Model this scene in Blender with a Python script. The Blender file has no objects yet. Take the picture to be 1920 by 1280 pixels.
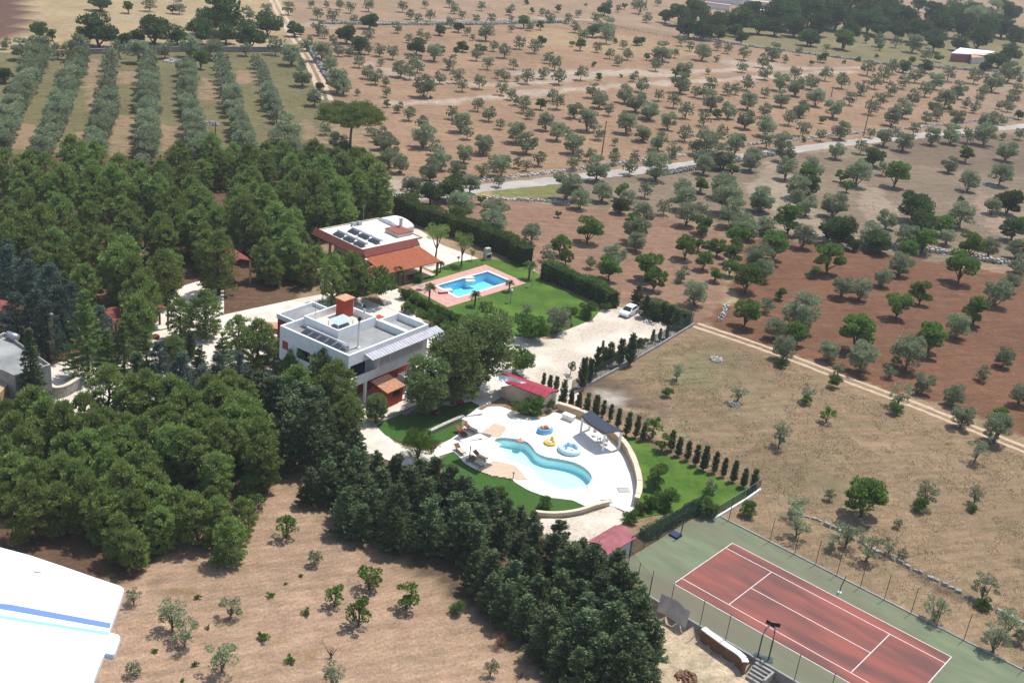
import bpy, bmesh, math, random
import numpy as np
from mathutils import Vector, Matrix
from mathutils.geometry import tessellate_polygon

sc = bpy.context.scene
COL = sc.collection
rnd = random.Random(7)
nr = np.random.default_rng(11)
PI = math.pi
# ------------------------------------------------------------------ camera
FPX, CH, CP, CR = 2097.136, 63.839, 0.410904, 0.113979      # focal length (px of 1920), height, pitch, roll
_f = np.array([0, math.cos(CP), -math.sin(CP)])
_r0 = np.array([1.0, 0, 0]); _u0 = np.cross(_r0, _f)
_R = _r0*math.cos(CR) + _u0*math.sin(CR); _U = -_r0*math.sin(CR) + _u0*math.cos(CR)
cam = bpy.data.cameras.new('camera'); camo = bpy.data.objects.new('camera', cam); COL.objects.link(camo)
cam.sensor_width = 36.0; cam.lens = 36.0*FPX/1920.0; cam.clip_start = 0.1; cam.clip_end = 6000
m = Matrix(((_R[0], _U[0], -_f[0], 0), (_R[1], _U[1], -_f[1], 0), (_R[2], _U[2], -_f[2], CH), (0, 0, 0, 1)))
camo.matrix_world = m
cam.dof.use_dof = False
sc.camera = camo
# ------------------------------------------------------------------ world, sun, exposure
SUN_EL, SUN_AZ = math.radians(66), math.radians(46)          # azimuth from +X towards +Y
w = bpy.data.worlds.new("World"); sc.world = w; w.use_nodes = True
nt = w.node_tree; bg = nt.nodes['Background']
sky = nt.nodes.new('ShaderNodeTexSky'); sky.sky_type = 'NISHITA'; sky.sun_disc = False
sky.sun_elevation = SUN_EL; sky.sun_rotation = PI/2 - SUN_AZ; sky.altitude = 300; sky.air_density = 1.2; sky.dust_density = 1.5
nt.links.new(sky.outputs[0], bg.inputs[0]); bg.inputs[1].default_value = 0.15
sl = bpy.data.lights.new('sun', 'SUN'); sl.energy = 4.4; sl.angle = math.radians(0.53); sl.color = (1.0, 0.97, 0.925)
so = bpy.data.objects.new('sun', sl); COL.objects.link(so)
sd = Vector((math.cos(SUN_EL)*math.cos(SUN_AZ), math.cos(SUN_EL)*math.sin(SUN_AZ), math.sin(SUN_EL)))
so.rotation_euler = sd.to_track_quat('Z', 'Y').to_euler(); so.location = (0, 150, 200)
vs = sc.view_settings; vs.view_transform = 'Standard'; vs.look = 'None'; vs.exposure = 0.18; vs.gamma = 1.0; vs.use_curve_mapping = False
sc.cycles.max_bounces = 6; sc.cycles.diffuse_bounces = 4; sc.cycles.glossy_bounces = 2; sc.cycles.transmission_bounces = 4
sc.cycles.transparent_max_bounces = 12; sc.cycles.volume_bounces = 0; sc.cycles.caustics_reflective = False; sc.cycles.caustics_refractive = False
sc.cycles.use_denoising = True

HAZE = .00017
sc.cycles.volume_step_rate = 10
def G(px, py, z=0.0):
    """the point of the place at height z that the photograph shows at pixel (px, py)"""
    d = _R*(px-960)/FPX - _U*(py-640)/FPX + _f
    t = (z-CH)/d[2]
    return np.array([0, 0, CH]) + t*d
def SC(P):
    return FPX/((np.array(P)-np.array([0, 0, CH])) @ _f)
def crop(s, x0=0, y0=0, k=1.0):
    """'x y, x y, ...' read off an enlarged detail -> list of photograph pixels"""
    return [(x0+float(a.split()[0])/k, y0+float(a.split()[1])/k) for a in s.split(',')]
def GP(pts, z=0.0): return [tuple(G(a, b, z)) for a, b in pts]

# ------------------------------------------------------------------ helpers
def lin(c):
    c = [v/255 for v in c]
    return tuple(v/12.92 if v <= .04045 else ((v+.055)/1.055)**2.4 for v in c)
def prop(o, label=None, cat=None, group=None, kind=None):
    if label: o['label'] = label
    if cat: o['category'] = cat
    if group: o['group'] = group
    if kind: o['kind'] = kind
    return o
def thing(name, label, cat, loc=(0, 0, 0), rz=0.0, group=None):
    o = bpy.data.objects.new(name, None); COL.objects.link(o)
    o.location = loc; o.rotation_euler = (0, 0, rz); o.empty_display_size = .2
    return prop(o, label, cat, group)
def link(name, me, parent=None):
    o = bpy.data.objects.new(name, me); COL.objects.link(o)
    if parent is not None: o.parent = parent
    return o
class MB:
    def __init__(s): s.v = []; s.f = []; s.m = []; s.mi = 0
    def add(s, vs_, fs):
        n = len(s.v); s.v += [tuple(map(float, p)) for p in vs_]; s.f += [tuple(i+n for i in f) for f in fs]; s.m += [s.mi]*len(fs); return s
    def hexa(s, p):   # 8 points: bottom 4 (ccw), top 4
        return s.add(p, [(3, 2, 1, 0), (4, 5, 6, 7), (0, 1, 5, 4), (1, 2, 6, 5), (2, 3, 7, 6), (3, 0, 4, 7)])
    def box(s, x0, x1, y0, y1, z0, z1):
        return s.hexa([(x0, y0, z0), (x1, y0, z0), (x1, y1, z0), (x0, y1, z0), (x0, y0, z1), (x1, y0, z1), (x1, y1, z1), (x0, y1, z1)])
    def ring(s, x0, x1, y0, y1, z0, z1, t):
        s.box(x0, x1, y0, y0+t, z0, z1); s.box(x0, x1, y1-t, y1, z0, z1)
        s.box(x0, x0+t, y0+t, y1-t, z0, z1); return s.box(x1-t, x1, y0+t, y1-t, z0, z1)
    def prism(s, poly, z0, z1, holes=(), bottom=True):
        poly = [Vector((p[0], p[1], 0)) for p in poly]
        a = sum(poly[i].x*poly[(i+1) % len(poly)].y-poly[(i+1) % len(poly)].x*poly[i].y for i in range(len(poly)))
        if a < 0: poly.reverse()
        hs = [[Vector((p[0], p[1], 0)) for p in h] for h in holes]
        tri = tessellate_polygon([poly]+hs); al = [p for l in [poly]+hs for p in l]; n = len(al)
        vs_ = [(p.x, p.y, z1) for p in al]+[(p.x, p.y, z0) for p in al]; fs = []
        for t in tri:
            A, B, C = (al[i] for i in t)
            if (B-A).cross(C-A).z < 0: t = (t[0], t[2], t[1])
            fs.append(tuple(t))
            if bottom: fs.append((t[2]+n, t[1]+n, t[0]+n))
        o = 0
        for l in [poly]+hs:
            k = len(l)
            for i in range(k): fs.append((o+i, n+o+i, n+o+(i+1) % k, o+(i+1) % k))
            o += k
        return s.add(vs_, fs)
    def sheet(s, poly, z, holes=()):
        poly = [Vector((p[0], p[1], 0)) for p in poly]; hs = [[Vector((p[0], p[1], 0)) for p in h] for h in holes]
        tri = tessellate_polygon([poly]+hs); al = [p for l in [poly]+hs for p in l]; fs = []
        for t in tri:
            A, B, C = (al[i] for i in t)
            fs.append(tuple(t) if (B-A).cross(C-A).z > 0 else (t[0], t[2], t[1]))
        return s.add([(p.x, p.y, z) for p in al], fs)
    def tube(s, pts, rad, n=6, cap=True):
        pts = [Vector(p) for p in pts]
        if not hasattr(rad, '__len__'): rad = [rad]*len(pts)
        vs_ = []; fs = []
        for i, p in enumerate(pts):
            d = (pts[min(i+1, len(pts)-1)]-pts[max(i-1, 0)]).normalized()
            a = d.cross(Vector((0, 0, 1)) if abs(d.z) < .9 else Vector((1, 0, 0))).normalized(); b = d.cross(a)
            vs_ += [tuple(p+(a*math.cos(2*PI*k/n)+b*math.sin(2*PI*k/n))*rad[i]) for k in range(n)]
        for i in range(len(pts)-1):
            for k in range(n): fs.append((i*n+k, i*n+(k+1) % n, (i+1)*n+(k+1) % n, (i+1)*n+k))
        if cap: fs.append(tuple(range(n))[::-1]); fs.append(tuple((len(pts)-1)*n+k for k in range(n)))
        return s.add(vs_, fs)
    def lathe(s, prof, c=(0, 0, 0), n=16):
        vs_ = [(c[0]+r*math.cos(2*PI*k/n), c[1]+r*math.sin(2*PI*k/n), c[2]+z) for r, z in prof for k in range(n)]; fs = []
        for i in range(len(prof)-1):
            for k in range(n): fs.append((i*n+k, i*n+(k+1) % n, (i+1)*n+(k+1) % n, (i+1)*n+k))
        fs.append(tuple(range(n))[::-1]); fs.append(tuple((len(prof)-1)*n+k for k in range(n)))
        return s.add(vs_, fs)
    def mesh(s, name, mats):
        me = bpy.data.meshes.new(name); me.from_pydata(s.v, [], s.f)
        for mt in (mats if isinstance(mats, (list, tuple)) else [mats]): me.materials.append(mt)
        if any(s.m): me.polygons.foreach_set('material_index', s.m)
        me.update(); return me
    def obj(s, name, mats, parent=None, smooth=False):
        me = s.mesh(name, mats)
        if smooth: me.polygons.foreach_set('use_smooth', [True]*len(me.polygons))
        return link(name, me, parent)
def tfm(poly, o, rz):   # local -> world xy
    c, s_ = math.cos(rz), math.sin(rz)
    return [(o[0]+p[0]*c-p[1]*s_, o[1]+p[0]*s_+p[1]*c) for p in poly]
def loc2(P, o, rz):
    c, s_ = math.cos(rz), math.sin(rz); dx, dy = P[0]-o[0], P[1]-o[1]
    return (dx*c+dy*s_, -dx*s_+dy*c)
def smooth_poly(pts, n=4, closed=True):
    P = [np.array(p[:2], float) for p in pts]; out = []; N = len(P)
    rngs = range(N) if closed else range(N-1)
    for i in rngs:
        if closed: a, b, c, d = P[i-1], P[i], P[(i+1) % N], P[(i+2) % N]
        else: a, b, c, d = P[max(i-1, 0)], P[i], P[i+1], P[min(i+2, N-1)]
        for k in range(n):
            t = k/n
            out.append(tuple(.5*((2*b)+(-a+c)*t+(2*a-5*b+4*c-d)*t*t+(-a+3*b-3*c+d)*t**3)))
    if not closed: out.append(tuple(P[-1]))
    return out
def resample(pts, step):
    P = [np.array(p[:2], float) for p in pts]; out = [P[0]]; acc = 0
    for a, b in zip(P[:-1], P[1:]):
        L = np.linalg.norm(b-a)
        if L < 1e-6: continue
        t = step-acc
        while t <= L: out.append(a+(b-a)*t/L); t += step
        acc = (acc+L) % step if L >= step-acc else acc+L
    return out
def offset(pts, d):
    P = [np.array(p[:2], float) for p in pts]; out = []
    for i in range(len(P)):
        t = P[min(i+1, len(P)-1)]-P[max(i-1, 0)]; t /= np.linalg.norm(t)+1e-9
        out.append(tuple(P[i]+np.array([-t[1], t[0]])*d))
    return out
def band(pts, wd):   # closed polygon of a strip along a polyline
    return offset(pts, wd/2)+offset(pts, -wd/2)[::-1]

# ------------------------------------------------------------------ materials
def pm(name, c1, c2=None, scale=3.0, rough=.9, bump=0.0, detail=4.0, spec=.2, lo=.35, hi=.65, metal=0.0, stretch=None, c3=None, s3=.3, obj=False):
    mt = bpy.data.materials.new(name); mt.use_nodes = True; n = mt.node_tree; P = n.nodes['Principled BSDF']
    P.inputs['Roughness'].default_value = rough; P.inputs['Specular IOR Level'].default_value = spec; P.inputs['Metallic'].default_value = metal
    P.inputs['Base Color'].default_value = (*c1, 1)
    if c2 or bump:
        if obj: co = n.nodes.new('ShaderNodeTexCoord').outputs['Object']
        else: co = n.nodes.new('ShaderNodeNewGeometry').outputs['Position']
        if stretch:
            mp = n.nodes.new('ShaderNodeMapping'); mp.vector_type = 'TEXTURE'; mp.inputs['Scale'].default_value = [1/v for v in stretch[:3]]
            if len(stretch) > 3: mp.inputs['Rotation'].default_value = (0, 0, stretch[3])
            n.links.new(co, mp.inputs[0]); co = mp.outputs[0]
        no = n.nodes.new('ShaderNodeTexNoise'); no.inputs['Scale'].default_value = scale; no.inputs['Detail'].default_value = detail
        n.links.new(co, no.inputs['Vector'])
        if c2:
            rp = n.nodes.new('ShaderNodeValToRGB'); rp.color_ramp.elements[0].position = lo; rp.color_ramp.elements[1].position = hi
            rp.color_ramp.elements[0].color = (*c1, 1); rp.color_ramp.elements[1].color = (*c2, 1)
            n.links.new(no.outputs[0], rp.inputs[0]); out = rp.outputs[0]
            if c3:
                n3 = n.nodes.new('ShaderNodeTexNoise'); n3.inputs['Scale'].default_value = s3; n3.inputs['Detail'].default_value = 5; n.links.new(co, n3.inputs['Vector'])
                r3 = n.nodes.new('ShaderNodeValToRGB'); r3.color_ramp.elements[0].position = .42; r3.color_ramp.elements[1].position = .68
                n.links.new(n3.outputs[0], r3.inputs[0]); mx = n.nodes.new('ShaderNodeMix'); mx.data_type = 'RGBA'
                n.links.new(r3.outputs[0], mx.inputs[0]); n.links.new(out, mx.inputs[6]); mx.inputs[7].default_value = (*c3, 1); out = mx.outputs[2]
            n.links.new(out, P.inputs['Base Color'])
        if bump:
            b = n.nodes.new('ShaderNodeBump'); b.inputs['Strength'].default_value = bump; b.inputs['Distance'].default_value = .1
            n.links.new(no.outputs[0], b.inputs['Height']); n.links.new(b.outputs[0], P.inputs['Normal'])
    return mt
def fol(name, c1, c2, transl=.25, hv=.25, scale=.5):
    """leaf material: hue and lightness differ from leaf to leaf and from tree to tree"""
    mt = bpy.data.materials.new(name); mt.use_nodes = True; n = mt.node_tree; n.nodes.remove(n.nodes['Principled BSDF'])
    out = n.nodes['Material Output']; g = n.nodes.new('ShaderNodeNewGeometry'); oi = n.nodes.new('ShaderNodeObjectInfo')
    mx = n.nodes.new('ShaderNodeMix'); mx.data_type = 'RGBA'; mx.inputs[6].default_value = (*c1, 1); mx.inputs[7].default_value = (*c2, 1)
    no = n.nodes.new('ShaderNodeTexNoise'); no.inputs['Scale'].default_value = scale; no.inputs['Detail'].default_value = 2; n.links.new(g.outputs['Position'], no.inputs['Vector'])
    a = n.nodes.new('ShaderNodeMath'); a.operation = 'ADD'; n.links.new(no.outputs[0], a.inputs[0]); n.links.new(g.outputs['Random Per Island'], a.inputs[1])
    a2 = n.nodes.new('ShaderNodeMath'); a2.operation = 'MULTIPLY_ADD'; a2.use_clamp = True; n.links.new(a.outputs[0], a2.inputs[0]); a2.inputs[1].default_value = .8; a2.inputs[2].default_value = -.3
    n.links.new(a2.outputs[0], mx.inputs[0])
    hs = n.nodes.new('ShaderNodeHueSaturation'); n.links.new(mx.outputs[2], hs.inputs['Color'])
    v = n.nodes.new('ShaderNodeMath'); v.operation = 'MULTIPLY_ADD'; n.links.new(oi.outputs['Random'], v.inputs[0]); v.inputs[1].default_value = hv*2; v.inputs[2].default_value = 1-hv
    n.links.new(v.outputs[0], hs.inputs['Value'])
    h = n.nodes.new('ShaderNodeMath'); h.operation = 'MULTIPLY_ADD'; n.links.new(oi.outputs['Random'], h.inputs[0]); h.inputs[1].default_value = .022; h.inputs[2].default_value = .489
    n.links.new(h.outputs[0], hs.inputs['Hue'])
    d = n.nodes.new('ShaderNodeBsdfDiffuse'); t = n.nodes.new('ShaderNodeBsdfTranslucent'); ms = n.nodes.new('ShaderNodeMixShader'); ms.inputs[0].default_value = transl
    n.links.new(hs.outputs[0], d.inputs[0]); n.links.new(hs.outputs[0], t.inputs[0]); n.links.new(d.outputs[0], ms.inputs[1]); n.links.new(t.outputs[0], ms.inputs[2])
    n.links.new(ms.outputs[0], out.inputs[0]); return mt
M = {}
M['white'] = pm('white_render', (.80, .80, .78), (.73, .73, .71), 1.2, .85, .1)
M['white2'] = pm('white_roof_paint', (.78, .77, .74), (.66, .64, .60), .8, .85)
M['cream'] = pm('cream_render', (.60, .50, .38), (.50, .41, .31), 1.0)
M['grey_roof'] = pm('grey_roofing_felt', (.24, .24, .23), (.20, .20, .19), 1.4, .95, c3=(.34, .34, .32), s3=.25)
M['red_wall'] = pm('red_painted_wall', (.43, .065, .033), (.35, .053, .028), .8, .85)
M['terra'] = pm('terracotta_tile', (.46, .155, .075), (.35, .105, .05), 3.0, .85)
M['terra_pale'] = pm('pale_terracotta_tile', (.58, .31, .19), (.46, .23, .13), 3.0, .85)
M['terra_dark'] = pm('dark_red_tile', (.30, .095, .07), (.22, .07, .055), 3.0, .8)
M['crimson'] = pm('crimson_sheet_roof', (.36, .035, .06), (.29, .03, .05), 1.5, .5)
M['maroon'] = pm('faded_maroon_roof', (.27, .075, .085), (.34, .12, .125), 1.0, .6)
M['brick_red'] = pm('red_shingle_roof', (.24, .062, .045), (.18, .048, .038), 2.0, .8)
M['glass'] = pm('dark_glass', (.015, .02, .025), rough=.1, spec=.6)
M['dark'] = pm('dark_interior', (.03, .026, .024))
M['metal'] = pm('galvanised_metal', (.42, .43, .44), (.32, .33, .34), 4, .45, metal=.6)
M['steel'] = pm('dark_green_steel', (.045, .07, .06), rough=.5)
M['rust'] = pm('brown_steel_post', (.10, .075, .06), rough=.7)
M['black'] = pm('black_panel', (.02, .022, .028), (.035, .04, .05), 6, .3, spec=.5)
M['blue_sheet'] = pm('pale_blue_corrugated_sheet', (.50, .60, .70), (.42, .52, .63), 3, .5)
M['bark'] = pm('brown_bark', (.10, .075, .055), (.06, .045, .035), 5)
M['obark'] = pm('grey_olive_bark', (.17, .14, .11), (.09, .075, .06), 6)
M['stone'] = pm('limestone', (.52, .48, .41), (.34, .31, .27), 2.2, .95, .3)
M['stone_grey'] = pm('grey_weathered_stone', (.34, .32, .29), (.22, .21, .19), 2.2, .95, .3)
M['tufa'] = pm('honey_tufa_block', (.52, .38, .22), (.42, .30, .17), 1.5, .95)
M['coping'] = pm('pale_coping_stone', (.66, .56, .42), (.56, .46, .34), 1.5, .9)
M['concrete'] = pm('grey_concrete', (.30, .29, .27), (.22, .215, .205), 1.5)
M['paving'] = pm('pale_limestone_paving', (.62, .55, .46), (.52, .46, .38), .8, .9, c3=(.68, .61, .52), s3=.3)
M['paving_w'] = pm('white_pool_terrace', (.80, .73, .64), (.70, .63, .54), .5, .85, c3=(.82, .77, .69), s3=.2)
M['pink'] = pm('pink_pool_paving', (.55, .31, .26), (.48, .26, .215), 1.3, .85)
M['gravel'] = pm('pale_limestone_gravel', (.58, .50, .40), (.38, .31, .235), 3.5, 1, .4, detail=9, c3=(.64, .57, .47), s3=.18)
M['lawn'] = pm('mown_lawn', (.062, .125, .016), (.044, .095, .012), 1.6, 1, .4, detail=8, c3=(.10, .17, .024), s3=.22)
M['lawn2'] = pm('rich_dark_lawn', (.045, .11, .018), (.034, .085, .014), 1.6, 1, .4, detail=8, c3=(.05, .10, .02), s3=.22)  # deeper, darker green than the mown lawn
M['deck'] = pm('pale_timber_deck', (.62, .47, .35), (.52, .38, .27), 2, .8, stretch=(1, 6, 1, .3))
M['court_g'] = pm('worn_green_court', (.17, .20, .115), (.13, .155, .09), .8, .9, detail=6, c3=(.15, .13, .09), s3=.12, stretch=(.35, 1, 1, -.686))
M['court_r'] = pm('worn_red_court', (.27, .088, .066), (.14, .066, .056), .75, .85, detail=7, stretch=(.16, .8, 1, -.686), lo=.38, hi=.64)
M['line'] = pm('white_line_paint', (.72, .64, .60), (.6, .52, .48), 3)
M['road'] = pm('pale_gravel_road', (.37, .33, .29), (.30, .265, .23), 1.5, 1, c3=(.42, .38, .33), s3=.15)
M['rut'] = pm('pale_dirt_rut', (.50, .38, .26), (.42, .31, .21), 1.5, 1)
M['canvas'] = pm('white_canvas', (.82, .80, .77), rough=.8)
M['liner_b'] = pm('blue_pool_tile', (.32, .72, .88), (.28, .68, .84), 2, .4)
M['liner_w'] = pm('pale_aqua_pool_liner', (.80, .90, .88), (.77, .88, .86), 1, .5)
M['soil'] = pm('brown_earth_face', (.22, .12, .075), (.15, .085, .055), 2, 1, .4)
M['tarp'] = pm('grey_tarpaulin', (.48, .47, .50), (.38, .37, .40), 1.2, .6)
M['car'] = pm('white_car_paint', (.78, .79, .80), rough=.25, spec=.5)
M['tyre'] = pm('black_rubber', (.02, .02, .02))
M['wing'] = pm('white_aircraft_paint', (.82, .83, .84), rough=.3, spec=.5)
M['blue_st'] = pm('royal_blue_stripe', (.15, .25, .70), rough=.3)
M['cyan_st'] = pm('light_blue_stripe', (.28, .66, .86), rough=.3)
M['ylw'] = pm('yellow_vinyl', (.80, .52, .05), rough=.35)
M['orange'] = pm('orange_vinyl', (.80, .28, .06), rough=.35)
M['bluev'] = pm('blue_vinyl', (.16, .42, .72), rough=.35)
M['lbluev'] = pm('pale_blue_vinyl', (.55, .76, .86), rough=.35)
M['dblue'] = pm('dark_blue_pad', (.035, .045, .10), rough=.7)
M['wood'] = pm('brown_timber', (.20, .10, .055), (.14, .07, .04), 3)
M['plastic'] = pm('white_plastic', (.78, .77, .74), rough=.5)
M['redfab'] = pm('red_fabric', (.24, .028, .025))
M['olive1'] = fol('olive_leaves', (0.165, 0.205, 0.105), (0.37, 0.41, 0.25), 0.3)
M['fig'] = fol('broad_green_leaves', (0.09, 0.16, 0.032), (0.2, 0.29, 0.07), 0.3)
M['oak'] = fol('dark_evergreen_leaves', (0.05, 0.09, 0.03), (0.14, 0.2, 0.07), 0.2)
M['pine'] = fol('pine_needles', (0.105, 0.175, 0.036), (0.33, 0.4, 0.12), 0.3, scale=.7)
M['conif'] = fol('dark_cypress_sprays', (0.042, 0.074, 0.03), (0.2, 0.255, 0.12), 0.2, scale=.8)
M['blue'] = fol('blue_cedar_needles', (0.048, 0.085, 0.062), (0.15, 0.2, 0.155), 0.2)
M['cedar'] = fol('cedar_needles', (0.1, 0.16, 0.04), (0.22, 0.29, 0.085), 0.3)
M['euc'] = fol('eucalyptus_leaves', (0.1, 0.15, 0.045), (0.25, 0.31, 0.11), 0.35)
M['bright'] = fol('bright_green_leaves', (.070, .135, .018), (.130, .220, .035), .35)
M['deadf'] = fol('dry_brown_twigs', (.16, .075, .04), (.24, .13, .075), .1)
M['greyg'] = fol('grey_green_leaves', (.075, .10, .06), (.13, .16, .10), .2)
M['hedge'] = fol('hedge_leaves', (0.06, 0.12, 0.026), (0.15, 0.235, 0.055), 0.3, scale=.9)
M['palm'] = fol('palm_fronds', (0.08, 0.12, 0.035), (0.2, 0.26, 0.09), 0.35)
def net_mat(name, c, dens):
    mt = bpy.data.materials.new(name); mt.use_nodes = True; n = mt.node_tree; P = n.nodes['Principled BSDF']; P.inputs['Base Color'].default_value = (*c, 1); P.inputs['Roughness'].default_value = .8
    t = n.nodes.new('ShaderNodeBsdfTransparent'); ms = n.nodes.new('ShaderNodeMixShader'); ms.inputs[0].default_value = dens
    n.links.new(t.outputs[0], ms.inputs[1]); n.links.new(P.outputs[0], ms.inputs[2]); n.links.new(ms.outputs[0], n.nodes['Material Output'].inputs[0]); return mt
M['net'] = net_mat('dark_green_shade_net', (.015, .040, .030), .66)
M['wire'] = net_mat('thin_wire_netting', (.16, .18, .17), .10)
def water_mat(name, col, dens):
    mt = bpy.data.materials.new(name); mt.use_nodes = True; n = mt.node_tree; n.nodes.remove(n.nodes['Principled BSDF'])
    t = n.nodes.new('ShaderNodeBsdfTransparent'); g = n.nodes.new('ShaderNodeBsdfGlossy'); g.inputs['Roughness'].default_value = .06
    fr = n.nodes.new('ShaderNodeFresnel'); fr.inputs[0].default_value = 1.33; ms = n.nodes.new('ShaderNodeMixShader')
    no = n.nodes.new('ShaderNodeTexNoise'); no.inputs['Scale'].default_value = 2.5; b = n.nodes.new('ShaderNodeBump'); b.inputs['Strength'].default_value = .15
    ge = n.nodes.new('ShaderNodeNewGeometry'); n.links.new(ge.outputs['Position'], no.inputs['Vector']); n.links.new(no.outputs[0], b.inputs['Height']); n.links.new(b.outputs[0], g.inputs['Normal'])
    bf = n.nodes.new('ShaderNodeMath'); bf.operation = 'SUBTRACT'; bf.inputs[0].default_value = 1; n.links.new(ge.outputs['Backfacing'], bf.inputs[1]); fm = n.nodes.new('ShaderNodeMath'); fm.operation = 'MULTIPLY'; n.links.new(fr.outputs[0], fm.inputs[0]); n.links.new(bf.outputs[0], fm.inputs[1])
    n.links.new(fm.outputs[0], ms.inputs[0]); n.links.new(t.outputs[0], ms.inputs[1]); n.links.new(g.outputs[0], ms.inputs[2])
    n.links.new(ms.outputs[0], n.nodes['Material Output'].inputs[0])
    va = n.nodes.new('ShaderNodeVolumeAbsorption'); va.inputs['Color'].default_value = (*col, 1); va.inputs['Density'].default_value = dens
    n.links.new(va.outputs[0], n.nodes['Material Output'].inputs['Volume']); return mt
M['water_b'] = water_mat('pool_water_blue', (.05, .88, .98), .12)
M['water_w'] = water_mat('pool_water_aqua', (.10, .95, .97), .16)
# ------------------------------------------------------------------ ground
POOL1 = crop('1110 668, 1510 555, 1690 632, 1278 757', 560, 380, 4.266)
DECK1 = crop('885 680, 1495 500, 1825 645, 1190 840', 560, 380, 4.266)
POOL2 = crop('550 405,600 392,700 400,790 420,840 460,880 510,960 545,1080 565,1180 590,1260 630,1310 680,1318 725,1290 765,1220 792,1100 803,1000 790,880 750,800 700,740 630,690 590,600 565,500 535,470 500,510 455', 800, 730, 4.266)
TERR = crop('480 150,560 140,620 150,700 185,780 212,870 225,950 225,1010 190,1070 190,1130 205,1250 250,1390 330,1500 420,1590 520,1650 640,1685 760,1690 880,1660 950,1600 985,1470 932,1320 958,1170 892,1000 872,840 822,760 780,700 742,670 716,520 692,390 642,290 582,215 502,80 545,60 485,140 430,240 370,300 300,350 240,420 190', 800, 730, 4.266)
def inpoly(X, Y, poly):
    ins = np.zeros(X.shape, bool); n = len(poly)
    for i in range(n):
        x1, y1 = poly[i][:2]; x2, y2 = poly[(i+1) % n][:2]
        c = ((y1 > Y) != (y2 > Y)); 
        with np.errstate(divide='ignore', invalid='ignore'):
            xi = (x2-x1)*(Y-y1)/(y2-y1+1e-12)+x1
        ins ^= c & (X < xi)
    return ins
def dist_line(X, Y, pts):
    D = np.full(X.shape, 1e9)
    for a, b in zip(pts[:-1], pts[1:]):
        ax, ay = a[:2]; bx, by = b[:2]; L = (bx-ax)**2+(by-ay)**2+1e-9
        t = np.clip(((X-ax)*(bx-ax)+(Y-ay)*(by-ay))/L, 0, 1)
        D = np.minimum(D, np.hypot(X-ax-t*(bx-ax), Y-ay-t*(by-ay)))
    return D
def vnoise(X, Y, s, seed):
    r = np.random.default_rng(seed).random((256, 256)); x = X/s; y = Y/s; xi = np.floor(x).astype(int); yi = np.floor(y).astype(int); fx = x-xi; fy = y-yi
    fx = fx*fx*(3-2*fx); fy = fy*fy*(3-2*fy)
    def R_(a, b): return r[a % 256, b % 256]
    return (R_(xi, yi)*(1-fx)+R_(xi+1, yi)*fx)*(1-fy)+(R_(xi, yi+1)*(1-fx)+R_(xi+1, yi+1)*fx)*fy
xs = np.concatenate([np.arange(-420, -120, 6), np.arange(-120, 200, 1), np.arange(200, 900, 7)]).astype(float)
ys = np.concatenate([np.arange(20, 300, 1), np.arange(300, 600, 2.5), np.arange(600, 2000, 20)]).astype(float)
X, Y = np.meshgrid(xs, ys); nx, ny = len(xs), len(ys)
WX = X+3.0*(vnoise(X, Y, 5, 1)-.5)+2.0*(vnoise(X, Y, 2, 2)-.5); WY = Y+3.0*(vnoise(X, Y, 5, 3)-.5)+2.0*(vnoise(X, Y, 2, 4)-.5)
KA = 0.56       # lit photograph value -> albedo
def alb(c):
    v = np.array(lin(c)); g_ = v.mean(); return (v*.89+g_*.11)*np.array([1.0, 1.0, .94])*KA
C = np.zeros(X.shape+(4,)); C[..., :3] = alb((184, 152, 120)); C[..., 3] = .3
def paint(poly, col, a=.3, warp=1.0):
    P = GP(poly); k = inpoly(X+(WX-X)*warp, Y+(WY-Y)*warp, P); C[k, :3] = alb(col); C[k, 3] = a
def streak(pts, wd, col, a=.3, soft=.5):
    P = GP(pts); D = dist_line(WX, WY, P)+2*(vnoise(X, Y, 7, 9)-.5)
    k = np.clip((wd/2-D)/(wd*soft)+.5, 0, 1)[..., None]; C[..., :3] = C[..., :3]*(1-k)+alb(col)*k; C[..., 3] = C[..., 3]*(1-k[..., 0])+a*k[..., 0]
paint([(-400, -90), (520, -90), (550, 60), (560, 95), (0, 105), (-400, 110)], (200, 172, 130), .6)
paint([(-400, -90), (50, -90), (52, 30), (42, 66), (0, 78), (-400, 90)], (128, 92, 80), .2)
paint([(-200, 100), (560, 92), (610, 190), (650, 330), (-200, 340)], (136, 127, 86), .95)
for s_ in ['1320 400,1430 400,1420 470,1330 470', '640 400,780 400,780 480,640 480', '900 690,1010 700,1010 830,880 840', '610 640,760 640,740 900,600 900', '1700 660,1780 700,1840 800,1700 800', '60 690,220 700,200 830,40 830', '1110 440,1200 450,1230 560,1120 560', '300 760,480 720,460 860,300 900', '450 330,570 330,560 700,470 520']:
    paint(crop(s_, 0, 0, 2.977), (176, 146, 114), .7)
paint([(545, -90), (2400, -90), (2400, 150), (1500, 130), (1200, 75), (620, 60)], (188, 154, 124), .4)
paint([(555, 50), (1200, 48), (1330, 78), (1660, 122), (1930, 145), (2300, 170), (2300, 210), (1920, 242), (1450, 286), (1200, 312), (900, 346), (740, 346), (690, 230), (600, 150)], (186, 148, 116), .25)
paint([(1000, 50), (1200, 70), (1330, 95), (1280, 110), (1100, 100), (980, 85)], (196, 160, 122), .6)
paint([(1660, 128), (2300, 170), (2300, 215), (1920, 238), (1800, 200), (1750, 160)], (182, 150, 122), .4)
paint([(1250, 40), (1950, 60), (2300, 140), (1930, 142), (1660, 120), (1500, 98), (1330, 74)], (150, 138, 96), .9)
paint([(880, 352), (1200, 318), (1920, 248), (2300, 230), (2300, 540), (1920, 505), (1500, 470), (1400, 430), (1300, 405), (1000, 376)], (158, 136, 113), .5)
paint([(1640, 262), (2300, 235), (2300, 330), (1920, 330), (1700, 310)], (144, 122, 100), .4)
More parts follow.
